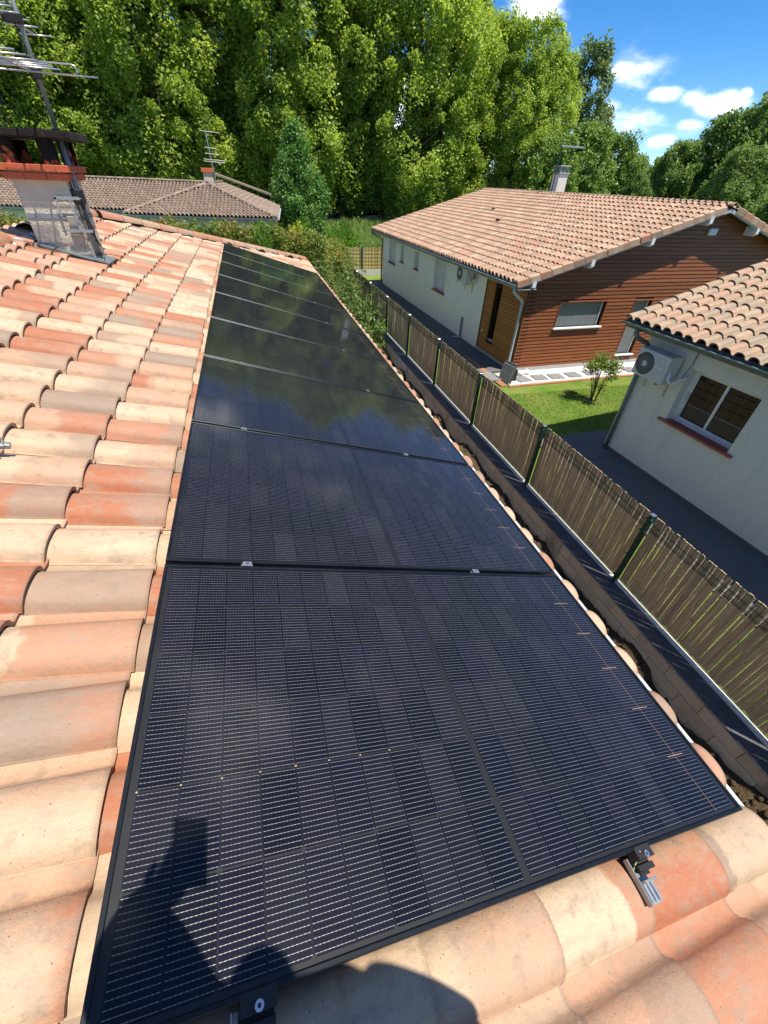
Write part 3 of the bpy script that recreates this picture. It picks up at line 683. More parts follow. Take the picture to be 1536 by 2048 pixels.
def ridge_line(parent, a, b, mat, step=.36, name='ridge_tile', sc=1., join=False):
    a = Vector(a); b = Vector(b); d = b-a; n = max(1, int(d.length/step)); d.normalize(); w = Vector((0, 0, 1)).cross(d).normalized(); z = d.cross(w)
    V, F = ridge_geo(); Ms = []
    for i in range(n):
        p = a+d*(i*step)+z*(.012*(1))
        T = Matrix(((d.x, w.x, z.x, p.x), (d.y, w.y, z.y, p.y), (d.z, w.z, z.z, p.z), (0, 0, 0, 1))) @ Matrix.Rotation(.035, 4, 'Y') @ Matrix.Rotation(random.gauss(0, .02), 4, 'X') @ Matrix.Scale(sc, 4)
        Ms.append(T)
    if join:
        tag(new(name+'s', joined(name, (V, F), Ms, mat), parent), kind='stuff'); return
    me = mk(name, [tuple(v) for v in V], F, mat, True, {'tc': ('FLOAT_VECTOR', 'POINT', V)}, auto=40)
    for T in Ms: new(name, me, parent, T)

# ------------------------------------------------------------------ our house and its roof
TH = R(16.7); CT, ST = math.cos(TH), math.sin(TH)
RF = slope_frame(Vector((0, 0, 0)), Vector((CT, 0, -ST)), Vector((0, 1, 0)))     # panel plane: X down slope, Z normal
def rp(s, y, n=0.): return RF @ Vector((s, y, n))
BASE_N = -.142
house = thing('tiled_house', 'low house in the foreground whose flamed terracotta roof carries the solar panels', 'house', (0, 4, GZ))
XR = -1.98; ZR = rp(XR/CT, 0, BASE_N).z
EY = 13.05; HY = EY-(2.0-XR)                          # the hip leaves the ridge here and ends at the eave corner
deck = MB()
e = rp(2.04, 0, BASE_N-.03)
zr = ZR-.02
deck.add([(XR, -7, zr), (e.x, -7, e.z), (e.x, EY, e.z), (XR, HY, zr)], [(0, 1, 2, 3)])
deck.add([(XR, -7, zr), (XR, HY, zr), (XR*2-e.x, EY, e.z), (XR*2-e.x, -7, e.z)], [(0, 1, 2, 3)])
deck.add([(XR, HY, zr), (e.x, EY, e.z), (XR*2-e.x, EY, e.z)], [(0, 1, 2)])
roof = deck.build('roof', M_DECK, house)
w = MB(); w.box((2*XR-1.65, -6.8, GZ-.3), (1.62, EY-.4, e.z-.10)); w.build('wall', M_WALLO, house)
w = MB(); w.box((1.60, -7, e.z-.16), (e.x-.03, EY-.03, e.z-.04)); w.build('eaves_soffit', M_WHITEPVC, house)
RT = RF @ Matrix.Translation((0, 0, BASE_N))
poly = [(2.10, -2.4), (2.10, EY+.05), ((XR+.06)/CT, HY-.02), ((XR+.06)/CT, -2.4)]
tile_slope(roof, RT, poly, M_TILE, 296, y0=-.158, xe=2.10, hide=lambda x, y: (-.05 < x+.1 and x < 1.45 and -.0 < y < 10.25) or y < -1.1, seg=16)
# opposite slope and hip end, coarser
RTb = slope_frame(Vector((XR, 0, ZR)), Vector((-CT, 0, -ST)), Vector((0, -1, 0)))
tile_slope(roof, RTb, [(0.05, -HY+.1), (4.1, -EY), (4.1, 3), (0.05, 3)], M_TILE, 0, name='far_slope_tile')
RTc = slope_frame(Vector((XR, HY, ZR)), Vector((0, CT, -ST)), Vector((-1, 0, 0)))
tile_slope(roof, RTc, [(.05, 0), (4.15, 4.0), (4.15, -4.0)], M_TILE, 0, name='hip_slope_tile')
ridge_line(roof, (XR, 5.78, ZR+.025), (XR, -2.6, ZR+.025), M_RIDGE, sc=1.3)
ridge_line(roof, (XR, 6.5, ZR+.03), (XR, HY+.15, ZR+.03), M_RIDGE, sc=1.25)
ridge_line(roof, (e.x-.02, EY+.03, e.z+.075), (XR+.05, HY+.0, ZR+.045), M_RIDGE, sc=1.2, name='hip_tile')
# white mortar beds between tile heads and ridge or hip tiles
mb = MB()
for j in range(-10, 39):
    y = -.158+.236*j
    if y > HY: break
    s = (XR+.11)/CT
    for q in range(1): mb.bev((-.05, .0, -.0), (.035+random.uniform(0, .02), .15+random.uniform(-.02, .03), .055), .012, RT @ Matrix.Translation((s, y+.01, .012)) @ Matrix.Rotation(random.gauss(0, .12), 4, 'Z'))
for i in range(58):
    t = (i+.5)/58; x = XR+.1+(2.0-XR-.1)*t; y = HY+(EY-HY)*t-.03
    mb.bev((-.05, -.05, -.01), (.05, .04, .045), .012, RT @ Matrix.Translation(((x)/CT, y-.075, .01)) @ Matrix.Rotation(.78+random.gauss(0, .15), 4, 'Z') @ Matrix.Diagonal((1.3, .9, random.uniform(.6, 1.2), 1)))
mb.build('mortar_bed', simple('white_mortar', (.74, .70, .66), (.6, .56, .52), 18, .9, bump=.5), house)
# gutter
def gutter(name, a, b, r, mat, parent, bead=None, beadmat=None, seg=8, M=None):
    a = Vector(a); b = Vector(b); d = (b-a).normalized(); wv = Vector((0, 0, 1)).cross(d).normalized(); V = []; F = []
    for p in (a, b):
        for rr in (r, r-.004):
            for i in range(seg+1):
                t = math.pi*i/seg; V.append(p+wv*(rr*math.cos(t))-Vector((0, 0, rr*math.sin(t))))
    n = seg+1
    for i in range(seg):
        F.append((i, i+1, 2*n+i+1, 2*n+i)); F.append((n+i+1, n+i, 3*n+i, 3*n+i+1))
    F += [(0, 2*n, 3*n, n), (seg, n+seg, 3*n+seg, 2*n+seg), tuple(range(n)), tuple(range(2*n, 3*n))]
    o = MB().add(V, F).build(name, mat, parent, M, True, 40)
    if bead:
        for sgn in (1, -1): MB().tube([a+wv*r*sgn, b+wv*r*sgn], bead, 6).build('gutter_bead', beadmat or mat, o, M, True)
    return o
gx = e.x+.005
gutter('gutter', (gx+.058, -7, e.z-.008), (gx+.058, EY, e.z-.008), .072, M_PIPE, house, .0095, M_WHITEPVC)

# ------------------------------------------------------------------ chimney (a part of the house)
CX0, CX1, CY0, CY1 = -1.71, -1.235, 5.96, 6.46
m = MB(); m.box((CX0, CY0, .05), (CX1, CY1, .99)); chim = m.build('chimney', M_CHIM, house)
bk = MB().bev((-.1, -.05, -.028), (.1, .05, .028), .004).mesh('chimney_brick', M_BRICK)
def bricks(z, ov, shift):
    x0, x1, y0, y1 = CX0-ov, CX1+ov, CY0-ov, CY1+ov
    n = 3; L_ = (x1-x0)/n; xs2 = [x0+L_*(i+shift) for i in range(-1, n+1)]
    for xx in xs2:
        a, b = max(x0, xx), min(x1, xx+L_-.006)
        if b-a < .03: continue
        for yy in (y0+.05, y1-.05): new('chimney_brick', bk, chim, Matrix.Translation(((a+b)/2, yy, z)) @ Matrix.Diagonal(((b-a)/.2, 1, 1, 1)))
    n = 2; L_ = (y1-y0-.2)/n
    for i in range(n):
        for xx in (x0+.05, x1-.05): new('chimney_brick', bk, chim, Matrix.Translation((xx, y0+.1+L_*(i+.5), z)) @ Matrix.Rotation(math.pi/2, 4, 'Z') @ Matrix.Diagonal(((L_-.006)/.2, .998, 1, 1)))
bricks(1.02, .055, .0); bricks(1.085, .075, .5)
m = MB(); m.box((CX0-.02, CY0-.02, .985), (CX1+.02, CY1+.02, 1.105)); m.build('brick_bed', M_MORTAR, chim)
mt = NT('sooty_terracotta'); mt.set(mt.mix(mt.mr(mt.math('ADD', mt.n('SeparateXYZ').outputs[2], mt.noise(mt.pos(), 9, 4)), 1.55, 1.66, smooth=True), (.42, .10, .045), (.012, .010, .009)), .85, 0, .2)
_s = [n for n in mt.nt.nodes if n.type == 'SEPXYZ'][0]; mt.l(mt.pos(), _s.inputs[0])
V = []; F = []
for z in (0, .19):
    for rr in (.075, .062):
        for i in range(9):
            a = math.pi*i/8; V.append((rr*math.cos(a), -rr*math.sin(a), z))
for i in range(8): F += [(i, i+1, 19+i, 18+i), (10+i, 9+i, 27+i, 28+i), (18+i, 19+i, 28+i, 27+i)]
F += [(0, 18, 27, 9), (8, 17, 35, 26)]
pt = mk('chimney_tile', V, F, mt.m, True, auto=40)
for x, y, rz in ((CX0+.055, CY0+.04, -.35), (CX1-.075, CY0+.04, .35), (CX0+.02, CY1-.04, math.pi+.35), (CX1-.02, CY1-.04, math.pi-.35), (CX1-.01, (CY0+CY1)/2, 1.57), (CX0+.03, (CY0+CY1)/2, -1.57)):
    new('chimney_tile', pt, chim, Matrix.Translation((x, y, 1.112)) @ Matrix.Rotation(rz, 4, 'Z'))
m = MB()
for i, (a, b) in enumerate([(-1.93, -1.66), (-1.652, -1.44), (-1.432, -1.24), (-1.232, -1.045)]):
    m.bev((a, CY0-.09, 1.303+random.uniform(0, .006)), (b, CY1+.09, 1.37+random.uniform(-.006, .006)), .01)
m.build('chimney_cap', M_SOOT, chim)
fl = MB()
fl.box((CX0-.012, CY0-.014, .10), (CX1+.012, CY0-.002, .355)); fl.box((CX1+.002, CY0-.014, .10), (CX1+.014, CY1+.014, .30))
A = rp((CX1-.06)/CT, CY0-.02, -.075); 
q = RF @ Matrix.Translation((0, 0, -.062))
fl.box(((CX0)/CT, CY0-.075, 0), ((CX1+.03)/CT, CY0-.012, .012), q); fl.box(((CX1-.0)/CT, CY0-.06, 0.002), ((CX1+.17)/CT, CY1-.18, .014), q)
fl.build('flashing', M_LEAD, chim)

# ------------------------------------------------------------------ TV aerial
MX, MY = -1.185, 6.06
ant = thing('tv_aerial', 'grey mast with two rod aerials strapped to the roughcast chimney', 'aerial', (MX, MY, .3))
MB().tube([(MX, MY, .30), (MX+.0, MY, 1.35)], .024, 12).tube([(MX, MY, 1.33), (MX+.012, MY, 2.75)], .019, 12).build('mast', M_MAST, ant, smooth=True)
m = MB()
for z in (.33, 1.30, 1.36): m.tube([(MX, MY, z), (MX, MY, z+.03)], .029, 12)
m.build('mast_collar', M_RUBBER, ant)
m = MB()
m.box((CX0-.004, CY0-.008, .675), (CX1-.08, CY0-.0035, .715)); m.box((CX1+.0035, CY0, .66), (CX1+.008, CY1, .70))
m.build('strap', M_ZINC, ant)
m = MB()
m.bev((CX1-.10, CY0-.05, .53), (CX1+.0, CY0-.009, .70), .004)
m.build('packing_block', M_WOODG, ant)
m = MB()
for a, b in (((CX1-.15, .84), (MX+.03, .86)), ((CX1-.15, .56), (MX+.05, .58))): m.box((a[0], CY0-.055, a[1]), (b[0], CY0-.045, b[1]+.006))
m.box((CX1-.15, CY0-.055, .70), (CX1-.13, CY0-.046, .86)); m.box((CX1-.02, CY0-.06, .57), (CX1+.0, CY0-.05, .86))
m.tube([(MX-.03, CY0-.05, .57), (MX-.03, MY, .57), (MX+.03, MY, .57), (MX+.03, CY0-.05, .57)], .005, 6); m.tube([(MX-.03, CY0-.05, .85), (MX-.03, MY, .85), (MX+.03, MY, .85), (MX+.03, CY0-.05, .85)], .005, 6)
m.build('bracket', M_STEEL, ant)
MB().bev((MX-.045, MY-.085, .80), (MX+.055, MY-.025, .93), .012).build('junction_box', M_RUBBER, ant)
for k, (dx, dz) in enumerate([(-.03, 0), (0, .02), (.03, -.02)]):
    pts = [(MX+dx, MY-.05, .81), (MX+dx+.03*math.sin(k*2), MY-.07, .70), (MX+.02-dx*.8, MY-.05, .60), (MX+.03+dx*.3, MY-.04, .48+dz), (MX+.05, MY-.03, .42)]
    MB().tube(pts, .006, 6).build('cable', M_RUBBER, ant, smooth=True)
MB().tube([(MX+.05, MY-.03, .43), (MX+.055, MY-.05, .36), (MX+.06, MY-.12, .27)], .004, 6).build('cable', M_RUBBER, ant, smooth=True)
MB().tube([(MX-.02, MY-.024, 2.6), (MX-.028, MY-.03, 1.9), (MX-.03, MY-.03, 1.3), (MX-.035, MY-.03, .9)], .0055, 6).build('cable', M_RUBBER, ant, smooth=True)
def yagi(z, y0, y1, dx, refl, dip, dirs, flip=1):
    x = MX+dx; MB().box((x-.008, min(y0, y1), z-.008), (x+.008, max(y0, y1), z+.008)).build('boom', M_STEEL, ant)
    MB().bev((x-.02, MY-.05, z-.045), (MX+.03, MY+.03, z+.02), .005).build('boom_clamp', M_RUBBER, ant)
    def rod(y, half, dz=0): MB().tube([(x-half, y, z+dz), (x+half, y, z+dz)], .0058, 6).build('rod', M_ALU, ant, smooth=True)
    rod(y0, refl)
    if dip:
        pts = [(x-.02, y0+(y1-y0)*.1, z+.008)]
        hl = dip; yy = y0+(y1-y0)*.1
        a = [(x+hl*math.cos(0), 0)]
        loop = [(x, yy, z-.012), (x+hl-.03, yy, z-.012)]+[(x+hl-.03+.034*math.sin(t), yy, z+.022-.034*math.cos(t)) for t in (.5, 1, 1.57, 2.1, 2.6)]+[(x+hl-.03, yy, z+.056), (x-hl+.03, yy, z+.056)]+[(x-hl+.03-.034*math.sin(t), yy, z+.022+.034*math.cos(t)) for t in (.5, 1, 1.57, 2.1, 2.6)]+[(x-hl+.03, yy, z-.012), (x-.02, yy, z-.012)]
        MB().tube(loop, .0062, 6).build('folded_dipole', M_ALU, ant, smooth=True)
    for f, hlf in dirs: rod(y0+(y1-y0)*f, hlf)
yagi(1.765, 6.04, 4.75, -.03, .54, .40, [(.22, .31), (.30, .285), (.38, .27), (.50, .25), (.66, .235), (.8, .22), (.97, .2)])
yagi(2.10, 6.75, 5.35, -.09, .14, None, [(.25, .145), (.42, .15), (.58, .155), (.72, .16), (.85, .17), (1., .18)])
m = MB()
for k in range(6): m.tube([(MX-.35, 5.45, 2.02+.045*k), (MX+.12, 5.45, 2.02+.045*k)], .005, 6)
m.build('reflector_grid', M_ALU, ant, smooth=True)

# ------------------------------------------------------------------ solar panels
PW, PD, PP = 1.953, 1.134, 1.154
def cell_geo():
    a, b, c = .0463, .0898, .006; V = [(-a, -b+c), (-a+c, -b), (a, -b), (a, b), (-a+c, b), (-a, b-c)]
    V = [(x, y, .0006) for x, y in V]+[(x, y, 0) for x, y in V]
    F = [(0, 1, 2, 3, 4, 5)]+[(i, i+6, (i+1) % 6+6, (i+1) % 6) for i in range(6)]; return np.array(V), F
cg = cell_geo(); cellme = mk('solar_cell', [tuple(v) for v in cg[0]], cg[1], M_CELL, False, {'tc': ('FLOAT_VECTOR', 'POINT', cg[0])})
fm = MB(); t_ = .011; H_ = .035
fm.bev((0, 0, -H_), (PW, t_, 0), .0018); fm.bev((0, PD-t_, -H_), (PW, PD, 0), .0018); fm.bev((0, t_, -H_), (t_, PD-t_, 0), .0018); fm.bev((PW-t_, t_, -H_), (PW, PD-t_, 0), .0018)
frame_me = fm.mesh('frame', M_BLKALU)
sheet_me = MB().add([(t_, t_, -.0085), (PW-t_, t_, -.0085), (PW-t_, PD-t_, -.0085), (t_, PD-t_, -.0085)], [(0, 1, 2, 3)]).mesh('backsheet', M_SHEET)
gl_me = MB().add([(t_, t_, -.003), (PW-t_, t_, -.003), (PW-t_, PD-t_, -.003), (t_, PD-t_, -.003)], [(0, 1, 2, 3)]).mesh('glass_pane', M_GLASS)
rb = MB(); ry = [t_+.0085+.1835*(j+1) for j in range(5)]
rb.box((1.8290, .02, -.0074), (1.8298, PD-.02, -.0068))
for y in ry: rb.box((1.785, y-.0008, -.0066), (1.875, y+.0008, -.0062))
ribbon_me = rb.mesh('ribbon_and_glint', M_COPPER)
glints = MB()
for i in range(8): glints.prism([(.0285+.0938*i-.0028, ry[1]), (.0285+.0938*i, ry[1]-.0024), (.0285+.0938*i+.0028, ry[1]), (.0285+.0938*i, ry[1]+.0024)], -.0066, -.0058)  # gold glints at the cell corners of one row, painted as copper diamonds
names = ['nearest solar panel, with the photographer\'s shadow on it', 'second solar panel from the camera, beyond the first wide gap', 'third solar panel from the camera, bluish with sky reflection', 'fourth solar panel from the camera, where the tree reflection begins', 'fifth solar panel from the camera, in the middle of the row', 'sixth solar panel from the camera, level with the green oleander', 'seventh solar panel from the camera, dark with tree reflections', 'last solar panel but one, below the tiled hip', 'farthest solar panel, touching the tiled hip']
for k in range(9):
    y0 = .008+PP*k; T = RF @ Matrix.Translation((0, y0, 0)); p = thing('solar_panel', names[k], 'solar panel', rp(0, y0, -.035), 'black solar panels in one row on the roof')
    new('frame', frame_me, p, T); new('backsheet', sheet_me, p, T); new('glass_pane', gl_me, p, T); new('ribbon_and_glint', ribbon_me, p, T)
    if k == 0: new('ribbon_and_glint', glints.mesh('ribbon_and_glint', M_COPPER), p, T)
    spots = []
    for h2 in range(2):
        for i in range(10):
            for j in range(6):
                x = t_+.017+.0469+.0938*i+(0 if h2 == 0 else .9610); y = t_+.0085+.0917+.1835*j
                spots.append(T @ Matrix.Translation((x, y, -.0080)) @ (Matrix.Rotation(math.pi, 4, 'Z') if i % 2 else Matrix.Identity(4)))
    if k < 5:
        for Q in spots: new('solar_cell', cellme, p, Q)
    else: tag(new('solar_cells', joined('solar_cells', cg, spots, M_CELL, smooth=False), p), kind='stuff')
# rails and clamps
def bolt(p, Mx, r=.0075):
    m = MB(); m.tube([(0, 0, 0), (0, 0, .006)], r, 12, M=Mx); o = m.build('bolt', M_ALU, p); m = MB(); m.tube([(0, 0, .0062), (0, 0, .0066)], r*.45, 6, M=Mx); m.build('hex_socket', M_GRILL, p)
for si, s in enumerate((.29, 1.40)):
    rl = thing('mounting_rail', ['mounting rail under the upper half of the panels', 'mounting rail under the lower half of the panels'][si], 'rail', rp(s, 0, -.08))
    m = MB(); m.box((s-.019, -.045, -.077), (s+.019, 10.42, -.037), RF); m.build('rail', M_RUBBER, rl)
    for k in range(1, 9):
        y = .008+PP*k-.010; m = MB(); T = RF @ Matrix.Translation((s, y, 0)); m.bev((-.022, -.0095, -.03), (.022, .0095, -.008), .001, T); m.box((-.017, -.011, .0005), (.017, .011, .003), T)
        c = m.build('mid_clamp', M_LEAD, rl); bolt(c, T @ Matrix.Translation((0, 0, .0035)))
    for y, sg in ((.008, -1), (.008+PP*8+PD, 1)):
        T = RF @ Matrix.Translation((s, y, 0)) @ Matrix.Diagonal((1, sg, 1, 1)); m = MB()
        m.bev((-.033, .001, -.036), (.033, .022, .003), .001, T); m.bev((-.033, -.008, .0006), (.033, .022, .0036), .001, T); m.bev((-.033, .03, -.036), (.033, .045, -.018), .001, T); m.bev((-.033, .02, -.036), (.033, .045, -.03), .001, T)
        c = m.build('end_clamp', M_RUBBER, rl); bolt(c, RF @ Matrix.Translation((s, y+sg*.014, .0036)), .0085)
    m = MB(); T = RF @ Matrix.Translation((s-.015, -.03, 0))
    m.bev((-.032, -.075, -.050), (.022, .03, -.044), .001, T); m.bev((-.032, -.075, -.050), (-.028, .03, -.030), .001, T); m.bev((-.028, -.03, -.044), (.022, -.024, -.012), .001, T)
    c = m.build('roof_hook', M_STEEL, rl)
    m = MB()
    for dx in (-.016, 0, .016): m.box((dx-.005, -.070, -.044), (dx+.005, -.028, -.034), T)
    m.build('hook_rib', M_STEEL, c)
m = MB(); m.tube([rp(1.385, .004, .004), rp(1.375, -.012, -.02), rp(1.362, -.03, -.045), rp(1.37, -.05, -.06)], .0022, 6)
tag(m.build('earth_wire', simple('yellow_green_wire', (.35, .42, .08), (.2, .35, .08), 30), smooth=True), 'thin yellow-green earth wire hanging beside the right end clamp', 'wire')
# grey fitting lying on the tiles at the left edge
ft = thing('metal_fitting', 'grey ribbed metal fitting lying on the tiles at the left edge', 'fitting', rp(-.74, 1.83, -.05))
T = RF @ Matrix.Translation((-.745, 1.83, -.015)) @ Matrix.Rotation(.25, 4, 'Z')
m = MB(); m.bev((-.09, -.02, -.01), (.055, .022, .008), .005, T); m.bev((.03, -.012, -.02), (.075, .014, .004), .004, T); m.build('body', M_MAST, ft)
m = MB()
for i in range(5): m.bev((-.075+.026*i, -.006, .004), (-.06+.026*i, .03, .016), .003, T)
m.build('rib', M_GUTG, ft)
m = MB()
for i in range(14):
    a = 2*math.pi*i/14; b_ = 2*math.pi*(i+1)/14
    m.tube([(.0+.03*math.cos(a), -.026, -.022+.017*math.sin(a)), (.0+.03*math.cos(b_), -.026, -.022+.017*math.sin(b_))], .0045, 6, M=T)
m.build('ring', M_ZINC, ft, smooth=True)
m = MB(); m.tube([(.0, -.02, -.022), (.0, .03, -.022)], .014, 10, M=T); m.build('sleeve', M_DARK, ft)

# ================================================================== boundary wall and fence
FX = 5.05
bw = thing('block_wall', 'low grey concrete block wall carrying the lath fence', 'wall', (4.9, 8, GZ))
m = MB(); m.box((4.768, -5, GZ-.4), (5.10, 29.3, -3.385)); m.build('mortar_core', M_MORTAR, bw)
blk = MB().bev((-.006, 0, 0), (.03, .492, .19), .006).mesh('block', M_BLOCK)
for c in range(3):
    for j in range(-8, 58):
        y = j*.5+(.25 if c % 2 else 0)
        if c == 2 and (y < -1 or y > 12): continue
        new('block', blk, bw, Matrix.Translation((4.752+random.gauss(0, .0035), y, -3.387-.199*(c+1)+.005)) @ Matrix.Rotation(random.gauss(0, .003), 4, 'Z'))
m = MB(); m.box((4.735, -5, -3.384), (4.99, 29.3, -3.372)); m.build('capping', M_CAPSTRIP, bw)
fence = thing('lath_fence', 'green wire fence filled with split brown wooden laths', 'fence', (FX, 8, -3.37))
m = MB(); m.bev((4.992, -5, -3.383), (5.032, 29.2, -3.335), .003); m.build('bottom_rail', M_WHITEPVC, fence)
post = MB().bev((-.028, -.028, 0), (.028, .028, 1.27), .004).mesh('post', M_GREEN)
cap = MB().bev((-.031, -.031, 1.27), (.031, .031, 1.285), .004).mesh('post_cap', M_ALU)
clip = MB()
for z in (.12, .55, 1.0, 1.2): clip.bev((-.04, -.045, z), (.0, .045, z+.02), .003)
clip = clip.mesh('clip', M_GREEN)
PY = [.34+2.5*i for i in range(-2, 12)]
for y in PY:
    T = Matrix.Translation((FX-.045, y, -3.372)); p = new('post', post, fence, T); new('post_cap', cap, p, T); new('clip', clip, p, T)
def wires(y0, y1):
    m = MB(); x = FX-.012; n = int((y1-y0)/.05)
    for i in range(1, n):
        y = y0+i*(y1-y0)/n; w_ = .0025
        for (xa, za), (xb, zb) in (((x+.024, -3.33), (x+.024, -2.36)), ((x, -2.34), (x-.025, -2.29)), ((x-.025, -2.29), (x, -2.24)), ((x, -2.24), (x, -2.10))):
            m.add([(xa, y-w_, za), (xa, y+w_, za), (xb, y+w_, zb), (xb, y-w_, zb)], [(0, 1, 2, 3)]); m.add([(xa-w_, y, za), (xa+w_, y, za), (xb+w_, y, zb), (xb-w_, y, zb)], [(0, 1, 2, 3)])
    for xx, z in ((x, -3.32), (x+.024, -3.1), (x+.024, -2.9), (x+.024, -2.7), (x+.024, -2.5), (x, -2.34), (x-.025, -2.29), (x, -2.24), (x, -2.12)): m.box((xx-.003, y0, z-.003), (xx+.003, y1, z+.003))
    return m
lath = []
for i in range(5):
    m = MB(); w_ = [.034, .040, .046, .03, .043][i]; b = [.004, -.003, .002, -.004, .003][i]
    V = []; 
    for z, o in ((0, 0), (.4, b), (.8, -b*.6), (1.15, b*.5)): V += [(0, -w_/2+o, z), (.008, -w_/2+o, z), (.008, w_/2+o, z), (0, w_/2+o, z)]
    F = []
    for q in range(3):
        for j in range(4): F.append((q*4+j, q*4+(j+1) % 4, q*4+4+(j+1) % 4, q*4+4+j))
    F += [(3, 2, 1, 0), (12, 13, 14, 15)]; lath.append((V, F, w_))
lme = [mk('lath', v, f, M_LATH) for v, f, _ in lath]
spots = []
for i in range(len(PY)-1):
    wires(PY[i]+.035, PY[i+1]-.035).build('wire_mesh', M_GREEN, fence)
    y = PY[i]+.05
    while y < PY[i+1]-.05:
        q = random.randrange(5); w_ = lath[q][2]; g = random.choice([.0005, .001, .001, .0015, .002, .003, .004, .006])
        top = -2.135 if True else 0
        spots.append((q, Matrix.Translation((FX+random.uniform(-.003, .006), y+w_/2, -3.325+random.uniform(0, .012))) @ Matrix.Rotation(random.gauss(0, .006), 4, 'X') @ Matrix.Rotation(random.gauss(0, .06), 4, 'Z') @ Matrix.Diagonal((1, 1, random.uniform(1.03, 1.045), 1)))); y += w_+g
spots = [q for q in spots if q[1].translation.y > -4]
spots.sort(key=lambda q: (q[1].translation-CAM).length+(50 if q[1].translation.y < -.2 else 0))
for q, T in spots[:298]: new('lath', lme[q], fence, T)
VV = []; FF = []; RR = []
for q, T in spots[298:]:
    n = len(VV); VV += [tuple(T @ Vector(v)) for v in lath[q][0]]; FF += [tuple(i+n for i in f) for f in lath[q][1]]; RR += [random.random()]*16
tag(new('laths_beyond', mk('laths', VV, FF, M_LATH, False, {'rnd': ('FLOAT', 'POINT', RR)}), fence), kind='stuff')

# ================================================================== paving and garden next door
def paving(name, x0, x1, y0, y1, step, z, M=None):
    M = M or Matrix.Identity(4)
    b = MB().box((x0, y0, z-.12), (x1, y1, z-.008)).build(name, M_JOINT, None, M); tag(b, kind='structure')
    nx = max(1, round((x1-x0)/step)); ny = max(1, round((y1-y0)/step)); dx = (x1-x0)/nx; dy = (y1-y0)/ny
    me = MB().bev((.002, .002, -.012), (dx-.002, dy-.002, 0), .0015).mesh('paving_tile', M_FLOOR)
    for i in range(nx):
        for j in range(ny): new('paving_tile', me, b, M @ Matrix.Translation((x0+i*dx, y0+j*dy, z)))
M3 = Matrix.Translation((8.16, 6.84, GZ)) @ Matrix.Rotation(R(2.5), 4, 'Z')
M2 = Matrix.Translation((8.37, 11.8, GZ)) @ Matrix.Rotation(R(1.5), 4, 'Z')
paving('terrace', -1.55, .6, -10.2, .68, .6, .03, M3)
paving('side_path', -1.25, -.01, 2.2, 15.6, .6, .03, M2)
o = MB().box((-1.35, .1, -.2), (-.01, 2.2, .032)).build('entrance_step', M_FLOOR, None, M2); tag(o, kind='structure')
o = MB().add([(-.6, -1.05, .012), (8, -1.05, .012), (8, 0, .012), (-.6, 0, .012)], [(0, 1, 2, 3)]).build('gravel_strip', M_GRAVEL, None, M2); tag(o, kind='structure')
def pebbles():
    V = []; F = []; base = [(1, 0, 0), (-1, 0, 0), (0, 1, 0), (0, -1, 0), (0, 0, .7)]; ff = [(0, 2, 4), (2, 1, 4), (1, 3, 4), (3, 0, 4)]
    for i in range(6500):
        x = rng.uniform(-.55, 6); y = rng.uniform(-1.03, -.02); s = rng.uniform(.012, .028); a = rng.uniform(0, 6.28); n = len(V)
        for b in base: V.append((x+s*(b[0]*math.cos(a)-b[1]*math.sin(a)), y+s*(b[0]*math.sin(a)+b[1]*math.cos(a)), .012+s*b[2]))
        F += [tuple(q+n for q in f) for f in ff]
    return mk('pebbles', V, F, simple('white_pebble', (.72, .71, .68), (.5, .49, .47), 30, .85))
tag(new('white_pebbles', pebbles(), None, M2), 'white pebbles along the foot of the timber-clad gable', 'gravel', kind='stuff')
sl_ = MB().bev((-.23, -.2, 0), (.23, .2, .03), .006).mesh('stepping_stone', M_SLAB)
for i, u in enumerate([.05, .70, 1.32, 2.0, 2.75, 3.6, 4.4]):
    M = M2 @ Matrix.Translation((u, -.68+random.uniform(-.02, .02), .016)) @ Matrix.Rotation(random.gauss(0, .06), 4, 'Z')
    tag(new('stepping_stone', sl_, None, M), ['grey stepping slab nearest the white rocks', 'second grey stepping slab from the white rocks', 'third grey stepping slab from the white rocks', 'fourth grey stepping slab, left of the lawn shrub', 'fifth grey stepping slab, behind the lawn shrub', 'sixth grey stepping slab, right of the lawn shrub', 'last grey stepping slab, by the white house corner'][i], 'paving slab', 'grey slabs set in the white gravel')
ed = thing('lawn_edging', 'reddish clay edging between the gravel strip and the lawn', 'edging', M2 @ Vector((3, -1.1, 0)))
em = MB().bev((0, 0, -.05), (.388, .10, .035), .006).mesh('edging_block', M_EDGING)
for i in range(22): new('edging_block', em, ed, M2 @ Matrix.Translation((-.7+.392*i, -1.16, 0)))
for i in range(7): new('edging_block', em, ed, M2 @ Matrix.Translation((-.72, -1.05+.392*i, 0)) @ Matrix.Rotation(math.pi/2, 4, 'Z') @ Matrix.Diagonal((1, 2.2, 1, 1)))
def rock(loc, s, seed, label):
    r = random.Random(seed); V = []; F = []; ns, nr = 10, 7
    for j in range(nr+1):
        for i in range(ns):
            a = 2*math.pi*i/ns; b = math.pi*j/nr; k = 1+.16*math.sin(3*a+seed)*math.sin(b)+.1*math.cos(5*b+seed)
            V.append((s*k*math.cos(a)*math.sin(b), s*.8*k*math.sin(a)*math.sin(b), s*.8*k*math.cos(b)+s*.6))
    for j in range(nr):
        for i in range(ns): F.append((j*ns+i, (j+1)*ns+i, (j+1)*ns+(i+1) % ns, j*ns+(i+1) % ns))
    tag(new('white_rock', mk('white_rock', V, F, M_ROCK, True), None, M2 @ Matrix.Translation(loc)), label, 'rock', 'white rocks at the downpipe foot')
rock((.16, -.36, 0), .14, 1, 'white rock nearest the downpipe foot'); rock((.44, -.27, 0), .12, 4, 'white rock beside the timber wall corner')
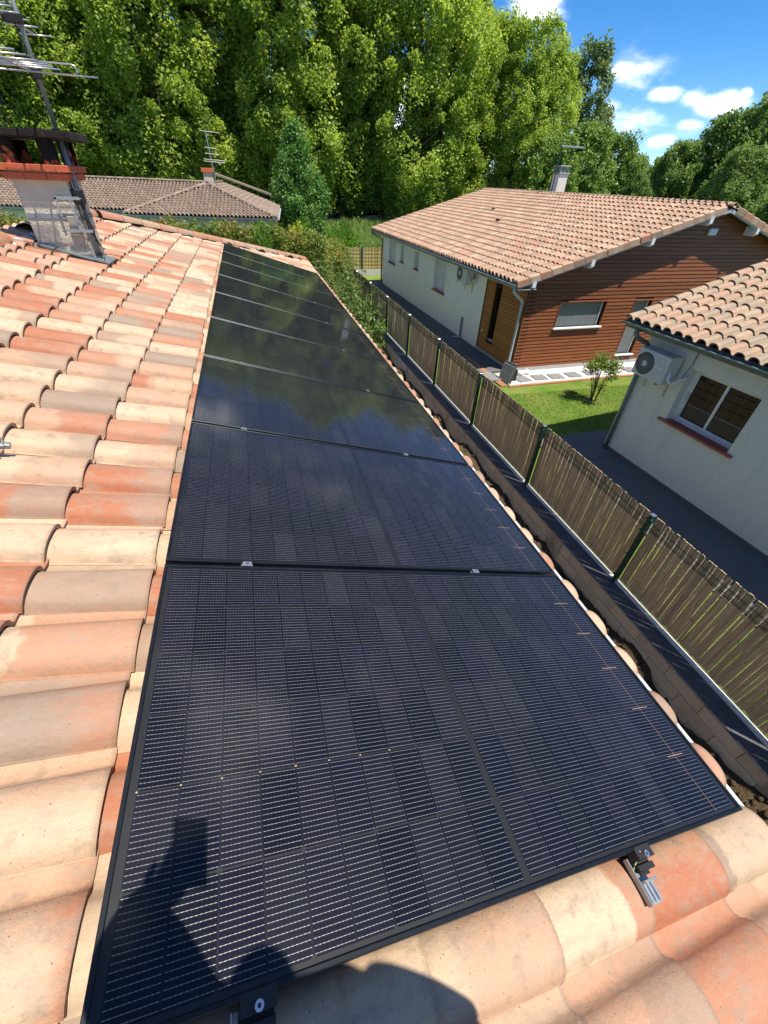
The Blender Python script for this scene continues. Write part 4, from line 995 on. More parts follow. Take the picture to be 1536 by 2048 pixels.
# black pot and two leaning slabs
pot = thing('black_pot', 'square black plant pot below the downpipe', 'pot', M2 @ Vector((-.33, -.75, 0)))
m = MB()
for (x0, x1, y0, y1) in ((-.14, -.125, -.13, .13), (.125, .14, -.13, .13), (-.125, .125, -.13, -.115), (-.125, .125, .115, .13)): m.bev((x0, y0, 0), (x1, y1, .36), .003, M2 @ Matrix.Translation((-.38, -.62, 0)))
m.build('pot_side', M_RUBBER, pot); m = MB(); m.box((-.12, -.11, .01), (.12, .11, .27), M2 @ Matrix.Translation((-.38, -.62, 0))); m.build('pot_soil', M_SOIL, pot)
for i, (x, rot) in enumerate([(-.62, -.14), (-.70, -.20)]):
    m = MB(); m.bev((0, -.22, 0), (.035, .22, .62-.05*i), .004, M2 @ Matrix.Translation((x, -.72, 0)) @ Matrix.Rotation(-rot, 4, 'Y') @ Matrix.Rotation(.3, 4, 'Z'))
    tag(m.build('leaning_slab', M_SLAB if i else M_FLOOR), ['dark slab leaning upright beside the black pot', 'paler slab leaning behind the dark one'][i], 'slab')
m = MB(); m.bev((-1.15, -.55, .03), (-.75, .12, .07), .005, M2 @ Matrix.Rotation(.12, 4, 'Z')); tag(m.build('loose_slab', M_SLAB), 'pale slab lying on the path end by the fence', 'slab')
# shrub on the lawn
def lawn_shrub():
    bx, by = 9.72, 9.25; t = thing('lawn_shrub', 'multi-stemmed shrub with leafy tops standing on the sunny lawn', 'shrub', (bx, by, GZ)); r = random.Random(3); b = MB(); P = []
    for i in range(15):
        a = r.uniform(0, 6.28); q = r.uniform(.15, 1); lx, ly = math.cos(a)*q*.50-.03, math.sin(a)*q*.46; h = r.uniform(1.15, 1.42)-.32*q
        p0 = Vector((bx+math.cos(a)*.06, by+math.sin(a)*.06, GZ-.03)); p2 = Vector((bx+lx, by+ly, GZ+h)); p1 = p0.lerp(p2, .5)+Vector((-lx*.12, -ly*.12, .05))
        b.tube([p0, p1, p2], [.011, .009, .005], 6)
        for k in range(85):
            u = abs(r.gauss(0, .16)); c = p2.lerp(p1, u*.8); P.append((c.x+r.gauss(0, .10), c.y+r.gauss(0, .10), c.z+r.gauss(.02, .06)))
    for k in range(70): a = r.uniform(0, 6.28); P.append((bx+math.cos(a)*r.uniform(0, .35), by+math.sin(a)*r.uniform(0, .35), GZ+r.uniform(.3, .6)))
    new('foliage', leafmesh('lawn_shrub', np.array(P), .115, L_NAND, .5, .3, 44, None, .2), t); b.build('stem', M_STEM, t, smooth=True)
    m = MB()
    for i in range(40):
        a = r.uniform(0, 6.28); q = r.uniform(.05, .28); x, y = bx+math.cos(a)*q, by+math.sin(a)*q; m.bev((x-.02, y-.015, GZ-.02), (x+.02, y+.015, GZ+.012), .005)
    m.build('mulch', simple('bark_mulch', (.4, .3, .17), (.25, .17, .09), 30, .9), t)
lawn_shrub()

# ================================================================== air conditioners
def aircon(M, w_, h_, d_, label, fan_side):
    """M: origin at lower corner on the wall, X outwards(-u), Y along the wall, Z up"""
    t = thing('air_conditioner', label, 'air conditioner', M @ Vector((0, 0, 0)))
    T = M @ Matrix.Translation((.08, 0, 0)); m = MB(); m.bev((0, 0, 0), (d_, w_, h_), .012, T); body = m.build('casing', M_ACW, t)
    cy = w_*fan_side; cz = h_*.5; r = h_*.41
    m = MB(); m.tube([(d_+.001, cy, cz), (d_+.003, cy, cz)], r, 32, M=T); m.build('fan_opening', M_GRILL, t)
    m = MB()
    for q in (.28, .46, .64, .82, 1.0):
        pts = [(d_+.008, cy+r*q*math.cos(a), cz+r*q*math.sin(a)) for a in np.linspace(0, 2*math.pi, 29)]; m.tube(pts, .0022, 5, cap=False, M=T)
    for i in range(22):
        a = 2*math.pi*i/22; a2 = a+.28; m.tube([(d_+.008, cy+r*.24*math.cos(a), cz+r*.24*math.sin(a)), (d_+.009, cy+r*.62*math.cos(a+.12), cz+r*.62*math.sin(a+.12)), (d_+.008, cy+r*math.cos(a2), cz+r*math.sin(a2))], .0019, 4, cap=False, M=T)
    m.build('fan_grille', M_ACW, t, smooth=True)
    m = MB(); m.tube([(d_+.002, cy, cz), (d_+.014, cy, cz)], r*.25, 20, M=T); m.build('fan_hub', M_ACW, t)
    s = -1 if fan_side > .5 else 1
    m = MB(); y0 = w_*.5-s*(-.08)*0; yb = w_*(.24 if fan_side > .5 else .76)
    m.box((d_+.001, yb-.09, h_*.50), (d_+.003, yb+.09, h_*.555), T); m.build('name_plate', simple('pale_plate', (.75, .77, .78)), t)
    m = MB()
    for i in range(9): m.box((d_+.0005, yb-.13, h_*(.1+.095*i)), (d_+.0035, yb+.13, h_*(.1+.095*i)+.003), T)
    m.build('front_groove', M_STEEL, t)
    ye = 0 if fan_side > .5 else w_; sg = -1 if fan_side > .5 else 1
    m = MB()
    for yy in (w_*.15, w_*.85): m.box((-.08, yy-.015, -.03), (d_+.02, yy+.015, -.005), T); m.box((-.078, yy-.015, -.3), (-.06, yy+.015, -.005), T)
    m.build('wall_bracket', M_STEEL, t)
    m = MB(); m.tube([(d_*.7, ye+sg*.005, h_*.35), (d_*.75, ye+sg*.06, h_*.22), (d_*.55, ye+sg*.10, h_*.10), (d_*.1, ye+sg*.16, h_*.28), (-.07, ye+sg*.22, h_*.42)], .028, 10, M=T); m.build('insulated_pipe', M_WHITEPVC, t, smooth=True)
    m = MB(); m.tube([(d_*.7, ye+sg*.005, h_*.52), (d_*.75, ye+sg*.035, h_*.40), (d_*.65, ye+sg*.06, h_*.30)], .018, 8, M=T); m.build('pipe', M_WHITEPVC, t, smooth=True)
    m = MB(); m.tube([(d_*.1, ye+sg*.15, h_*.3), (-.065, ye+sg*.17, h_*.9), (-.07, ye+sg*.17, h_*1.25)], .009, 6, M=T); m.build('cable', M_PIPE, t, smooth=True)
    return t
def wallM(Mh, u, v, h): return Mh @ Matrix.Translation((u, v, h)) @ Matrix.Rotation(math.pi, 4, 'Z')   # X points to -u, Y to -v

# ================================================================== white roughcast house (right)
h3 = thing('roughcast_house', 'white roughcast house with weathered tiles at the right edge', 'house', M3 @ Vector((0, 0, 0)))
WV0, WV1, WH0, WH1 = -2.50, -1.13, 1.27, 2.33        # window opening in v and h
m = MB(); TT = M3
HT = 2.80
for a, b in (((0, WV1, -.1), (.3, 0, HT)), ((0, -9.5, -.1), (.3, WV0, HT)), ((0, WV0, -.1), (.3, WV1, WH0)), ((0, WV0, WH1), (.3, WV1, HT))): m.box(a, b, TT)
m.box((.3, -.3, -.1), (9, 0, HT), TT)
sl3 = .30
m.prism([(.0, HT), (9, HT), (9, HT+.3), (6.0, HT+6.0*sl3-.08), (0, HT+.02)], -.3, 0, TT @ Matrix.Rotation(math.pi/2, 4, 'X') @ Matrix.Diagonal((1, 1, -1, 1)))
wall3 = m.build('wall', M_WALLW, h3)
m = MB(); m.box((-.012, -9.5, -.02), (.0, -.0, .10), TT); m.build('plinth', M_FLOOR, h3)
t3 = math.atan(sl3); c3, s3 = math.cos(t3), math.sin(t3)
R3 = M3 @ slope_frame(Vector((-.42, 0, 2.88)), Vector((-c3, 0, -s3)), Vector((0, -1, 0)))
m = MB(); m.add([R3 @ Vector(p) for p in ((0.0, -.36, -.025), (0.0, 9.5, -.025), (-6.6, 9.5, -.025), (-6.6, -.36, -.025))], [(0, 1, 2, 3)]); m.add([R3 @ Vector(p) for p in ((0.0, -.36, -.05), (0.0, 9.5, -.05), (-6.6, 9.5, -.05), (-6.6, -.36, -.05))], [(3, 2, 1, 0)]); roof3 = m.build('roof', M_DECK, h3)
tile_slope(roof3, R3, [(.05, -.36), (.05, 6.4), (-6.3, 6.4), (-6.3, -.36)], M_TILE3, 290, y0=-.36, xe=.05, zs=1.15, seg=12, hide=lambda x, y: y > 4.6)
g3 = gutter('gutter', M3 @ Vector((-.45, .36, 2.83)), M3 @ Vector((-.45, -9.5, 2.83)), .062, M_GUTG, h3, .009, M_GUTB)
m = MB(); m.box((-.40, -9.5, 2.72), (-.37, .34, 2.87), TT); m.box((-.37, -9.5, 2.725), (.0, .34, 2.74), TT); m.build('fascia', M_GUTG, h3)
m = MB(); m.tube([(-.45, -.02, 2.80), (-.45, -.03, 2.66), (-.36, -.06, 2.58), (-.16, -.10, 2.50), (-.07, -.12, 2.42), (-.06, -.12, 2.3)], .045, 12, M=TT); m.tube([(-.06, -.12, 2.35), (-.06, -.12, .02)], .040, 12, M=TT); m.build('downpipe', M_GUTG, h3, smooth=True)
m = MB()
for z in (.55, 1.45): m.tube([(-.06, -.12, z), (-.06, -.12, z+.03)], .046, 12, M=TT)
m.build('pipe_collar', M_GUTG, h3)
wn = MB(); ww = .055
def frame_boxes(m, u0, u1, v0, v1, h0, h1, w_, T): m.bev((u0, v0, h0), (u1, v1, h0+w_), .003, T); m.bev((u0, v0, h1-w_), (u1, v1, h1), .003, T); m.bev((u0, v0, h0+w_), (u1, v0+w_, h1-w_), .003, T); m.bev((u0, v1-w_, h0+w_), (u1, v1, h1-w_), .003, T)
frame_boxes(wn, .18, .25, WV0+.002, WV1-.002, WH0+.002, WH1-.002, .05, TT)
vm = (WV0+WV1)/2; frame_boxes(wn, .195, .235, vm-.02, WV1-.055, WH0+.055, WH1-.055, .05, TT); frame_boxes(wn, .205, .228, WV0+.055, vm+.03, WH0+.055, WH1-.055, .05, TT)
win = wn.build('window', M_WHITEPVC, h3); m = MB()
m.box((.214, WV0+.1, WH0+.1), (.219, WV1-.1, WH1-.1), TT); m.build('pane', M_WIN, win)
m = MB(); m.tube([(.19, WV1-.075, WH0+.45), (.175, WV1-.10, WH0+.48), (.175, WV1-.10, WH0+.56), (.19, WV1-.075, WH0+.59)], .008, 6, M=TT); m.build('handle', M_ALU, win, smooth=True)
sm = MB().bev((-.06, 0, -.045), (.175, .228, 0), .006).mesh('sill_tile', M_SILL)
for i in range(7): new('sill_tile', sm, win, TT @ Matrix.Translation((0, WV0-.12+.232*i, WH0+.012)))
aircon(wallM(M3, 0, -.22, 1.96), .74, .52, .30, 'large grey-white air conditioner on the roughcast wall left of the window', .30)

# ================================================================== timber clad house (middle)
h2 = thing('timber_gable_house', 'white house with red-brown timber gable and rose tiled roof', 'house', M2 @ Vector((0, 0, 0)))
TT = M2; L2 = 14.85; U2 = 12.3; UR = 6.12; SL2 = .285; HW = 2.78
wins = [(12.62, 13.78, 1.30, 2.33), (11.30, 11.80, 1.58, 2.33), (9.15, 9.75, 1.58, 2.30), (5.95, 7.2, 1.18, 2.38)]
m = MB(); vs = [2.55]+[x for w_ in sorted(wins) for x in w_[:2]]+[L2]
for i in range(0, len(vs), 2): m.box((0, vs[i], -.1), (.3, vs[i+1], HW), TT)
for v0, v1, z0, z1 in wins: m.box((0, v0, -.1), (.3, v1, z0), TT); m.box((0, v0, z1), (.3, v1, HW), TT)
m.box((.3, L2-.3, -.1), (U2, L2, HW), TT)
wall2 = m.build('wall', M_WALLB, h2)
sill2 = MB().bev((-.05, -.1, -.05), (.12, .1, 0), .006).mesh('sill', M_SILL)
for k, (v0, v1, z0, z1) in enumerate(wins):
    f = MB(); frame_boxes(f, .13, .18, v0+.002, v1-.002, z0+.002, z1-.002, .04, TT); wd = f.build('window', M_WHITEPVC, h2)
    new('sill', sill2, wd, TT @ Matrix.Translation((0, (v0+v1)/2, z0+.008)) @ Matrix.Diagonal((1, (v1-v0+.1)/.2, 1, 1)))
    if k in (0, 3):
        n = int((z1-z0-.1)/.045); me = MB().bev((.135, v0+.05, 0), (.15, v1-.05, .041), .004, None).mesh('shutter_slat', M_SHUT)
        for i in range(n): new('shutter_slat', me, wd, TT @ Matrix.Translation((0, 0, z0+.05+.045*i)))
    else:
        m = MB(); m.box((.15, v0+.04, z0+.04), (.155, v1-.04, z1-.04), TT); m.build('pane', simple('frosted_glass', (.55, .58, .6), (.45, .48, .5), 3, .25), wd)
# timber part of the side wall with a slot window
DV0, DV1, DH0, DH1 = 1.52, 1.92, .52, 2.25
core = MB(); core.box((.05, 0.02, -.1), (.3, DV0, HW), TT); core.box((.05, DV1, -.1), (.3, 2.55, HW), TT); core.box((.05, DV0, -.1), (.3, DV1, DH0), TT); core.box((.05, DV0, DH1), (.3, DV1, HW), TT)
GW = [(1.28, 3.05, 1.36, 2.10), (4.22, 4.92, .34, 2.08)]
us = [.3, GW[0][0], GW[0][1], GW[1][0], GW[1][1], U2]
for i in range(0, 6, 2): core.box((us[i], .05, -.1), (us[i+1], .3, HW), TT)
for u0, u1, z0, z1 in GW: core.box((u0, .05, -.1), (u1, .3, z0), TT); core.box((u0, .05, z1), (u1, .3, HW), TT)
P = [(.0, HW), (U2, HW), (UR, HW+UR*SL2)]; V = [TT @ Vector((u, v, z)) for v in (.05, .3) for u, z in P]; core.add(V, [(0, 1, 2), (5, 4, 3), (0, 3, 4, 1), (1, 4, 5, 2), (2, 5, 3, 0)])
core.build('timber_frame', simple('dark_timber_core', (.05, .018, .01)), h2)
m = MB(); m.box((-.0, .0, -.1), (U2, .049, .13), TT); m.box((-.0, .05, -.1), (.049, 2.5, .10), TT); m.build('plinth', simple('grey_plinth', (.42, .42, .41), (.36, .36, .35), 9, .9), h2)
BH = .108
def board(a, b, z, side, top=None, mat=M_CLAD):
    me = MB()
    if side == 'g':
        z1 = z+BH-.013
        def lim(zz): return (0, U2) if zz < HW else ((zz-HW)/SL2*1.0, U2-(zz-HW)/SL2)
        a0, b0 = max(a, lim(z)[0]), min(b, lim(z)[1]); a1, b1 = max(a, lim(z1)[0]), min(b, lim(z1)[1])
        if b1-a1 < .05: return
        V = [(a0, .05, z), (b0, .05, z), (b0, .012, z), (a0, .012, z), (a1, .05, z1), (b1, .05, z1), (b1, .026, z1), (a1, .026, z1)]
    else:
        z1 = z+BH-.013; V = [(.05, a, z), (.012, a, z), (.012, b, z), (.05, b, z), (.05, a, z1), (.026, a, z1), (.026, b, z1), (.05, b, z1)]
    c = Vector(((a+b)/2 if side == 'g' else .03, .03 if side == 'g' else (a+b)/2, z)); me.add([Vector(v)-c for v in V], [(0, 3, 2, 1), (4, 5, 6, 7), (0, 1, 5, 4), (1, 2, 6, 5), (2, 3, 7, 6), (3, 0, 4, 7)])
    new('cladding_board', me.mesh('cladding_board', mat), h2, TT @ Matrix.Translation(c))
z = .135; k = 0
while z < HW+UR*SL2-.1:
    segs = [(0.012, U2)]
    for u0, u1, z0, z1 in GW:
        if z+BH > z0-.03 and z < z1+.03:
            ns = []
            for a, b in segs:
                if a < u0-.03: ns.append((a, min(b, u0-.03)))
                if b > u1+.03: ns.append((max(a, u1+.03), b))
            segs = ns
    for a, b in segs:
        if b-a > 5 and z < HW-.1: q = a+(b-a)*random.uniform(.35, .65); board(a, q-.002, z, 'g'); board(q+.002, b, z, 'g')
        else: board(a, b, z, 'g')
    z += BH
z = .105
while z < HW-.08:
    segs = [(.0, 2.5)]
    if z+BH > DH0-.02 and z < DH1+.02: segs = [(.0, DV0-.02), (DV1+.02, 2.5)]
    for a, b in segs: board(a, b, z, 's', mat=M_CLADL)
    z += BH
m = MB(); m.bev((.0, 2.5, .0), (.055, 2.55, HW), .004, TT); m.bev((.0, -.008, .1), (.03, .02, HW), .003, TT); m.build('corner_trim', simple('dark_red_trim', (.10, .025, .014)), h2)
# gable windows with grey blinds, timber reveals and white sills
for k, (u0, u1, z0, z1) in enumerate(GW):
    f = MB(); f.bev((u0-.03, -.005, z1), (u1+.05, .16, z1+.04), .004, TT); f.bev((u0-.03, -.0, z0), (u0, .16, z1), .004, TT); f.bev((u1, -.0, z0), (u1+.03, .16, z1), .004, TT)
    wd = f.build('window', M_CLAD, h2)
    m = MB(); V = [(u0, .14, z0), (u1, .14, z0), (u1, .14, z1), (u0, .14, z1)]; m.box((u0, .13, z0), (u1, .15, z1), TT); m.build('blind', M_FROST, wd)
    m = MB(); m.box((u1-.09, .10, z0), (u1-.06, .128, z1), TT); m.box((u0, .10, z0), (u0+.03, .128, z1), TT); m.build('frame', M_WHITEPVC, wd)
    m = MB(); m.bev((u0-.06, -.06, z0-.05), (u1+.06, .135, z0), .008, TT); m.build('sill', M_SHUT, wd)
m = MB(); m.bev((.02, DV0-.02, DH0-.03), (.05, DV1+.02, DH0), .003, TT); m.bev((-.01, DV0-.02, DH0-.03), (.02, DV1+.02, DH0+.0), .003, TT); m.bev((0, DV0-.02, DH1), (.05, DV1+.02, DH1+.03), .003, TT)
wd = m.build('slot_window', simple('dark_red_reveal', (.06, .015, .01)), h2)
m = MB(); m.box((.20, DV0, DH0), (.22, DV1, DH1), TT); m.build('pane', M_WIN, wd); m = MB(); m.box((.13, DV0+.0, DH0), (.195, DV0+.05, DH1), TT); m.box((.05, DV0, DH0), (.19, DV1, DH0+.02), TT); m.build('frame', M_SHUT, wd)
m = MB(); m.tube([(-.01, 2.3, .72), (.02, 2.3, .72)], .05, 14, M=TT); m.build('doorbell', M_SHUT, h2)
m = MB(); m.bev((-.05, 3.86, .0), (-.001, 3.97, .78), .006, TT); m.build('cable_duct', M_PIPE, h2); m = MB(); m.tube([(-.03, 3.8, .75), (-.03, 3.8, .12), (-.06, 3.85, .06), (-.3, 4.0, .05)], .014, 8, M=TT); m.build('drain_pipe', M_WHITEPVC, h2, smooth=True)
# roof
t2 = math.atan(SL2); c2_, s2_ = math.cos(t2), math.sin(t2); OV = .62; VG = -.34
zE = HW+.12-OV*SL2
R2 = M2 @ slope_frame(Vector((-OV, 0, zE)), Vector((-c2_, 0, -s2_)), Vector((0, -1, 0)))
SLn = (UR+OV)/c2_
m = MB()
for dz in (-.03, -.055):
    V = [R2 @ Vector(p) for p in ((0, -VG, dz), (0, -L2-.3, dz), (-SLn, -L2-.3, dz), (-SLn, -VG, dz))]; m.add(V, [(0, 1, 2, 3) if dz == -.03 else (3, 2, 1, 0)])
R2b = M2 @ slope_frame(Vector((2*UR+OV, 0, zE)), Vector((c2_, 0, -s2_)), Vector((0, 1, 0)))
for dz in (-.03, -.055):
    V = [R2b @ Vector(p) for p in ((0, VG, dz), (0, L2+.3, dz), (-SLn, L2+.3, dz), (-SLn, VG, dz))]; m.add(V, [(3, 2, 1, 0)])
roof2 = m.build('roof', simple('roof_boarding', (.2, .12, .07)), h2)
tile_slope(roof2, R2, [(.06, -L2-.32), (.06, -VG-.10), (-SLn+.02, -VG-.10), (-SLn+.02, -L2-.32)], M_TILE2, 290, y0=-VG-.10-.236, xe=.06, seg=8, zs=1.3)
tile_slope(roof2, R2b, [(.06, VG+.1), (.06, L2+.3), (-SLn, L2+.3), (-SLn, VG+.1)], M_TILE2, 0, y0=VG+.1, xe=.06, name='back_slope_tile')
rid = M2 @ Vector((UR, 0, zE+(UR+OV)*SL2+.0)); r_a = M2 @ Vector((UR, VG-.02, zE+(UR+OV)*SL2+.01)); r_b = M2 @ Vector((UR, L2+.3, zE+(UR+OV)*SL2+.01))
ridge_line(roof2, r_b, r_a, M_TILE3, sc=1.0)
# verge tiles wrap the roof edge over the gable
vt = MB(); 
V = [(0, -.0, .045), (.40, -.0, .07), (.40, .075, .105), (0, .075, .08), (.40, .15, .085), (0, .15, .06), (0, -.0, -.115), (.40, -.0, -.09), (.40, .012, -.09), (0, .012, -.115)]
vm_ = mk('verge_tile', V, [(0, 3, 2, 1), (3, 5, 4, 2), (0, 1, 7, 6), (1, 8, 7), (1, 2, 4, 8)], M_TILE2, False, {'tc': ('FLOAT_VECTOR', 'POINT', [(v[0], v[1], v[2]) for v in V])})
vm2 = mk('verge_tile', [(x, -y, z) for x, y, z in V], [tuple(reversed(f)) for f in [(0, 3, 2, 1), (3, 5, 4, 2), (0, 1, 7, 6), (1, 8, 7), (1, 2, 4, 8)]], M_TILE2, False, {'tc': ('FLOAT_VECTOR', 'POINT', [(v[0], v[1], v[2]) for v in V])})
n = int(SLn/.357)
for i in range(n+1):
    x = .06-.40-.357*i
    if x < -SLn-.1: break
    new('verge_tile', vm2, roof2, R2 @ Matrix.Translation((x, -VG+.02, 0))); new('verge_tile', vm_, roof2, R2b @ Matrix.Translation((x, VG-.02, 0)))
m = MB()
for Rx, sg in ((R2, -1), (R2b, 1)):
    y = VG*sg*1.0; y0_, y1_ = sorted((y*1.0+sg*.0, y+sg*.03)); m.box((-SLn, y0_, -.14), (.0, y1_, -.057), Rx)
m.build('bargeboard', M_GUTB, h2)
pe = MB().prism([(0, -.02), (.40, -.02), (.40, -.20), (.30, -.26), (0, -.26)], -.06, .06, Matrix(((0, 0, 1, 0), (-1, 0, 0, 0), (0, 1, 0, 0), (0, 0, 0, 1)))).mesh('purlin_end', M_SHUT)
for u in (-.12, 1.7, 3.6, 5.5, 7.6, 9.6):
    zz = HW+min(u, 2*UR-u)*SL2-.03; new('purlin_end', pe, h2, TT @ Matrix.Translation((u, .04, zz+.10)))
gutter('gutter', M2 @ Vector((-OV-.05, VG, zE-.05)), M2 @ Vector((-OV-.05, L2+.3, zE-.05)), .062, M_GUTG, h2, .008, M_GUTB)
m = MB(); m.box((-OV+.01, VG+.0, zE-.17), (-OV+.035, L2+.3, zE-.03), TT); m.box((-OV+.035, VG, zE-.17), (0, L2+.3, zE-.155), TT); m.build('fascia', simple('grey_fascia', (.36, .36, .34)), h2)
m = MB(); m.tube([(-OV-.05, VG+.1, zE-.10), (-OV-.05, VG+.12, zE-.22), (-OV+.12, VG+.18, zE-.34), (-.15, .04, zE-.52), (-.075, .10, zE-.62), (-.075, .10, .25), (-.06, -.0, .12), (.02, -.14, .06)], .045, 12, M=TT); m.build('downpipe', M_GUTB, h2, smooth=True)
m = MB(); m.tube([(-OV-.05, L2+.1, zE-.1), (-OV-.05, L2+.1, zE-.2), (-.08, L2-.02, zE-.45), (-.08, L2-.02, 0)], .045, 10, M=TT); m.build('downpipe', M_PIPE, h2, smooth=True)
m = MB(); m.bev((UR-.12, -.06, HW+1.12), (UR+.18, .012, HW+1.30), .02, TT); m.build('wall_lamp', M_SHUT, h2)
# small roof vents
for i, (s_, v_) in enumerate(((-4.35, 9.2), (-3.35, 7.0))):
    m = MB(); m.bev((-.06, -.10, .05), (.10, .10, .09), .01, R2 @ Matrix.Translation((s_, -v_, .02))); m.bev((-.02, -.05, .0), (.05, .05, .13), .01, R2 @ Matrix.Translation((s_, -v_, .02))); m.build('roof_vent', M_BRWN if False else M_SOOT, roof2)
# chimney and aerial behind the ridge
ch = M2 @ Vector((7.0, 9.0, 0)); 
def on_plane(px, py, v):                              # point on the vertical plane local v, through a pixel of the 1536 wide photograph
    d = CR*((px-768)/808)+CU*((1024-py)/808)+CF; Mi = M2.inverted(); o_ = Mi @ CAM; dd = Mi.to_3x3() @ d; t = (v-o_.y)/dd.y; return o_+dd*t
a = on_plane(1112, 378, 9.0); b = on_plane(1140, 378, 9.0); tp = on_plane(1125, 349, 9.0); cw = (b.x-a.x)*.62; b.x = a.x+cw
m = MB(); m.prism([(a.x, 9.0), (b.x, 9.0), (b.x, 9.0+cw), (a.x, 9.0+cw)], a.z-.9, tp.z, TT); cm2 = m.build('chimney', M_WALLG, h2)
m = MB(); m.bev((a.x-.04, 8.96, tp.z), (b.x+.04, 9.04+cw, tp.z+.06), .01, TT)
for q in (.06, .5, .94):
    for r_ in (.06, .94): m.box((a.x+cw*q-.03, 9.0+cw*r_-.03, tp.z+.06), (a.x+cw*q+.03, 9.0+cw*r_+.03, tp.z+.26), TT)
m.bev((a.x-.05, 8.95, tp.z+.26), (b.x+.05, 9.05+cw, tp.z+.31), .01, TT); m.build('chimney_cowl', M_ZINC, cm2)
an = thing('tv_aerial', 'thin green-grey mast with a flat aerial bar above the rose tiled ridge', 'aerial', M2 @ Vector((a.x-.2, 9.0, a.z-.5)))
q0 = on_plane(1104, 378, 9.0); q1 = on_plane(1119, 292, 9.0); q2 = on_plane(1168, 293, 9.0)
m = MB(); m.tube([(q0.x, 9, q0.z-.6), (q0.x, 9, q1.z)], .022, 8, M=TT); m.build('mast', M_GREEN, an)
m = MB(); m.bev((q0.x-.02, 8.97, q1.z-.03), (q0.x+1.15, 9.03, q1.z+.03), .008, TT); m.build('aerial_bar', M_ZINC, an)
aircon(wallM(M2, 0, 4.22, 2.03), .82, .56, .30, 'smaller white air conditioner on the smooth white wall by the timber part', .32)

# ================================================================== brown hipped house (left, far)
ang1 = R(-5); A1 = Vector((2.42-8.8*math.cos(ang1), 31.81-8.8*math.sin(ang1), 0)); M1 = Matrix.Translation((A1.x, A1.y, GZ)) @ Matrix.Rotation(ang1, 4, 'Z'); EH = 2.75
h1 = thing('brown_roof_house', 'pale house with grey-brown hipped tile roof beyond the hedge', 'house', M1 @ Vector((0, 0, 0)))
m = MB(); m.box((.35, .35, -.1), (8.45, 12, EH-.05), M1); m.box((-12, 3.6, -.1), (.35, 12, EH-.05), M1); m.build('wall', M_WALLG, h1)
k1 = .315; RZ = EH+4.6*k1; WD = 8.8; U1 = -12.4
def pl(pts): return [M1 @ Vector(p) for p in pts]
und = MB(); und.add(pl([(0, 0, EH), (WD, 0, EH), (WD/2, WD/2, RZ)]), [(0, 1, 2)]); und.add(pl([(WD, 0, EH), (WD, 13, EH), (WD/2, 13, RZ), (WD/2, WD/2, RZ)]), [(0, 1, 2, 3)])
mv = 3.2; und.add(pl([(U1, mv, EH), (0, mv, EH), (WD/2, mv+WD/2, RZ), (U1+4.6, mv+WD/2, RZ)]), [(0, 1, 2, 3)]); und.add(pl([(0, 0, EH), (WD/2, WD/2, RZ), (WD/2, mv+WD/2, RZ), (0, mv, EH)]), [(0, 1, 2, 3)]); und.add(pl([(U1, mv, EH), (U1+4.6, mv+WD/2, RZ), (U1+4.6, 13, RZ), (U1, 13, EH)]), [(0, 1, 2, 3)])
und.add(pl([(U1+4.6, mv+WD/2, RZ), (WD/2, mv+WD/2, RZ), (WD, 13, EH), (U1, 13, EH)]), [(0, 1, 2, 3)])
roof1 = und.build('roof', M_DECK, h1)
t1 = math.atan(k1); c1_, s1_ = math.cos(t1), math.sin(t1); sl1 = WD/2/c1_
tile_slope(roof1, M1 @ slope_frame(Vector((WD/2, 0, EH+.03)), Vector((0, -c1_, -s1_)), Vector((1, 0, 0))), [(.1, -WD/2), (.1, WD/2), (-sl1, 0)], M_TILE1, 0, name='front_hip_tile', zs=1.6)
tile_slope(roof1, M1 @ slope_frame(Vector((WD, 0, EH+.03)), Vector((c1_, 0, -s1_)), Vector((0, 1, 0))), [(.1, 0), (.1, 13), (-sl1, 13), (-sl1, WD/2)], M_TILE1, 0, name='right_slope_tile', zs=1.6)
tile_slope(roof1, M1 @ slope_frame(Vector((0, mv, EH+.03)), Vector((0, -c1_, -s1_)), Vector((1, 0, 0))), [(.1, U1), (.1, 0), (-sl1, WD/2), (-sl1, U1+4.6)], M_TILE1, 0, name='main_slope_tile', zs=1.6)
tile_slope(roof1, M1 @ slope_frame(Vector((0, 0, EH+.03)), Vector((-c1_, 0, -s1_)), Vector((0, -1, 0))), [(.1, 0), (.1, -mv), (-sl1, -mv-WD/2), (-sl1, -WD/2)], M_TILE1, 0, name='left_slope_tile')
tile_slope(roof1, M1 @ slope_frame(Vector((U1, 0, EH+.03)), Vector((-c1_, 0, -s1_)), Vector((0, -1, 0))), [(.1, -mv), (.1, -13), (-sl1, -13), (-sl1, -mv-4.6)], M_TILE1, 0, name='end_slope_tile')
up = .07
for a_, b_ in (((0, 0, EH+up), (WD/2, WD/2, RZ+up)), ((WD, 0, EH+up), (WD/2, WD/2, RZ+up)), ((WD/2, 12.8, RZ+up), (WD/2, WD/2, RZ+up)), ((U1+4.6, mv+WD/2, RZ+up), (WD/2, mv+WD/2, RZ+up)), ((U1, mv, EH+up), (U1+4.6, mv+WD/2, RZ+up))):
    ridge_line(roof1, M1 @ Vector(a_), M1 @ Vector(b_), M_TILE1, sc=1.1)
for a_, b_ in (((-.1, -.12, EH-.02), (WD+.1, -.12, EH-.02)), ((U1, mv-.12, EH-.02), (-.1, mv-.12, EH-.02)), ((WD+.12, 0, EH-.02), (WD+.12, 13, EH-.02))): gutter('gutter', M1 @ Vector(a_), M1 @ Vector(b_), .085, M_GUTB, h1)
m = MB(); m.box((0, -.02, EH-.22), (WD, .35, EH-.05), M1); m.box((U1, mv-.02, EH-.22), (0, mv+.4, EH-.05), M1); m.build('fascia', M_GUTB, h1)
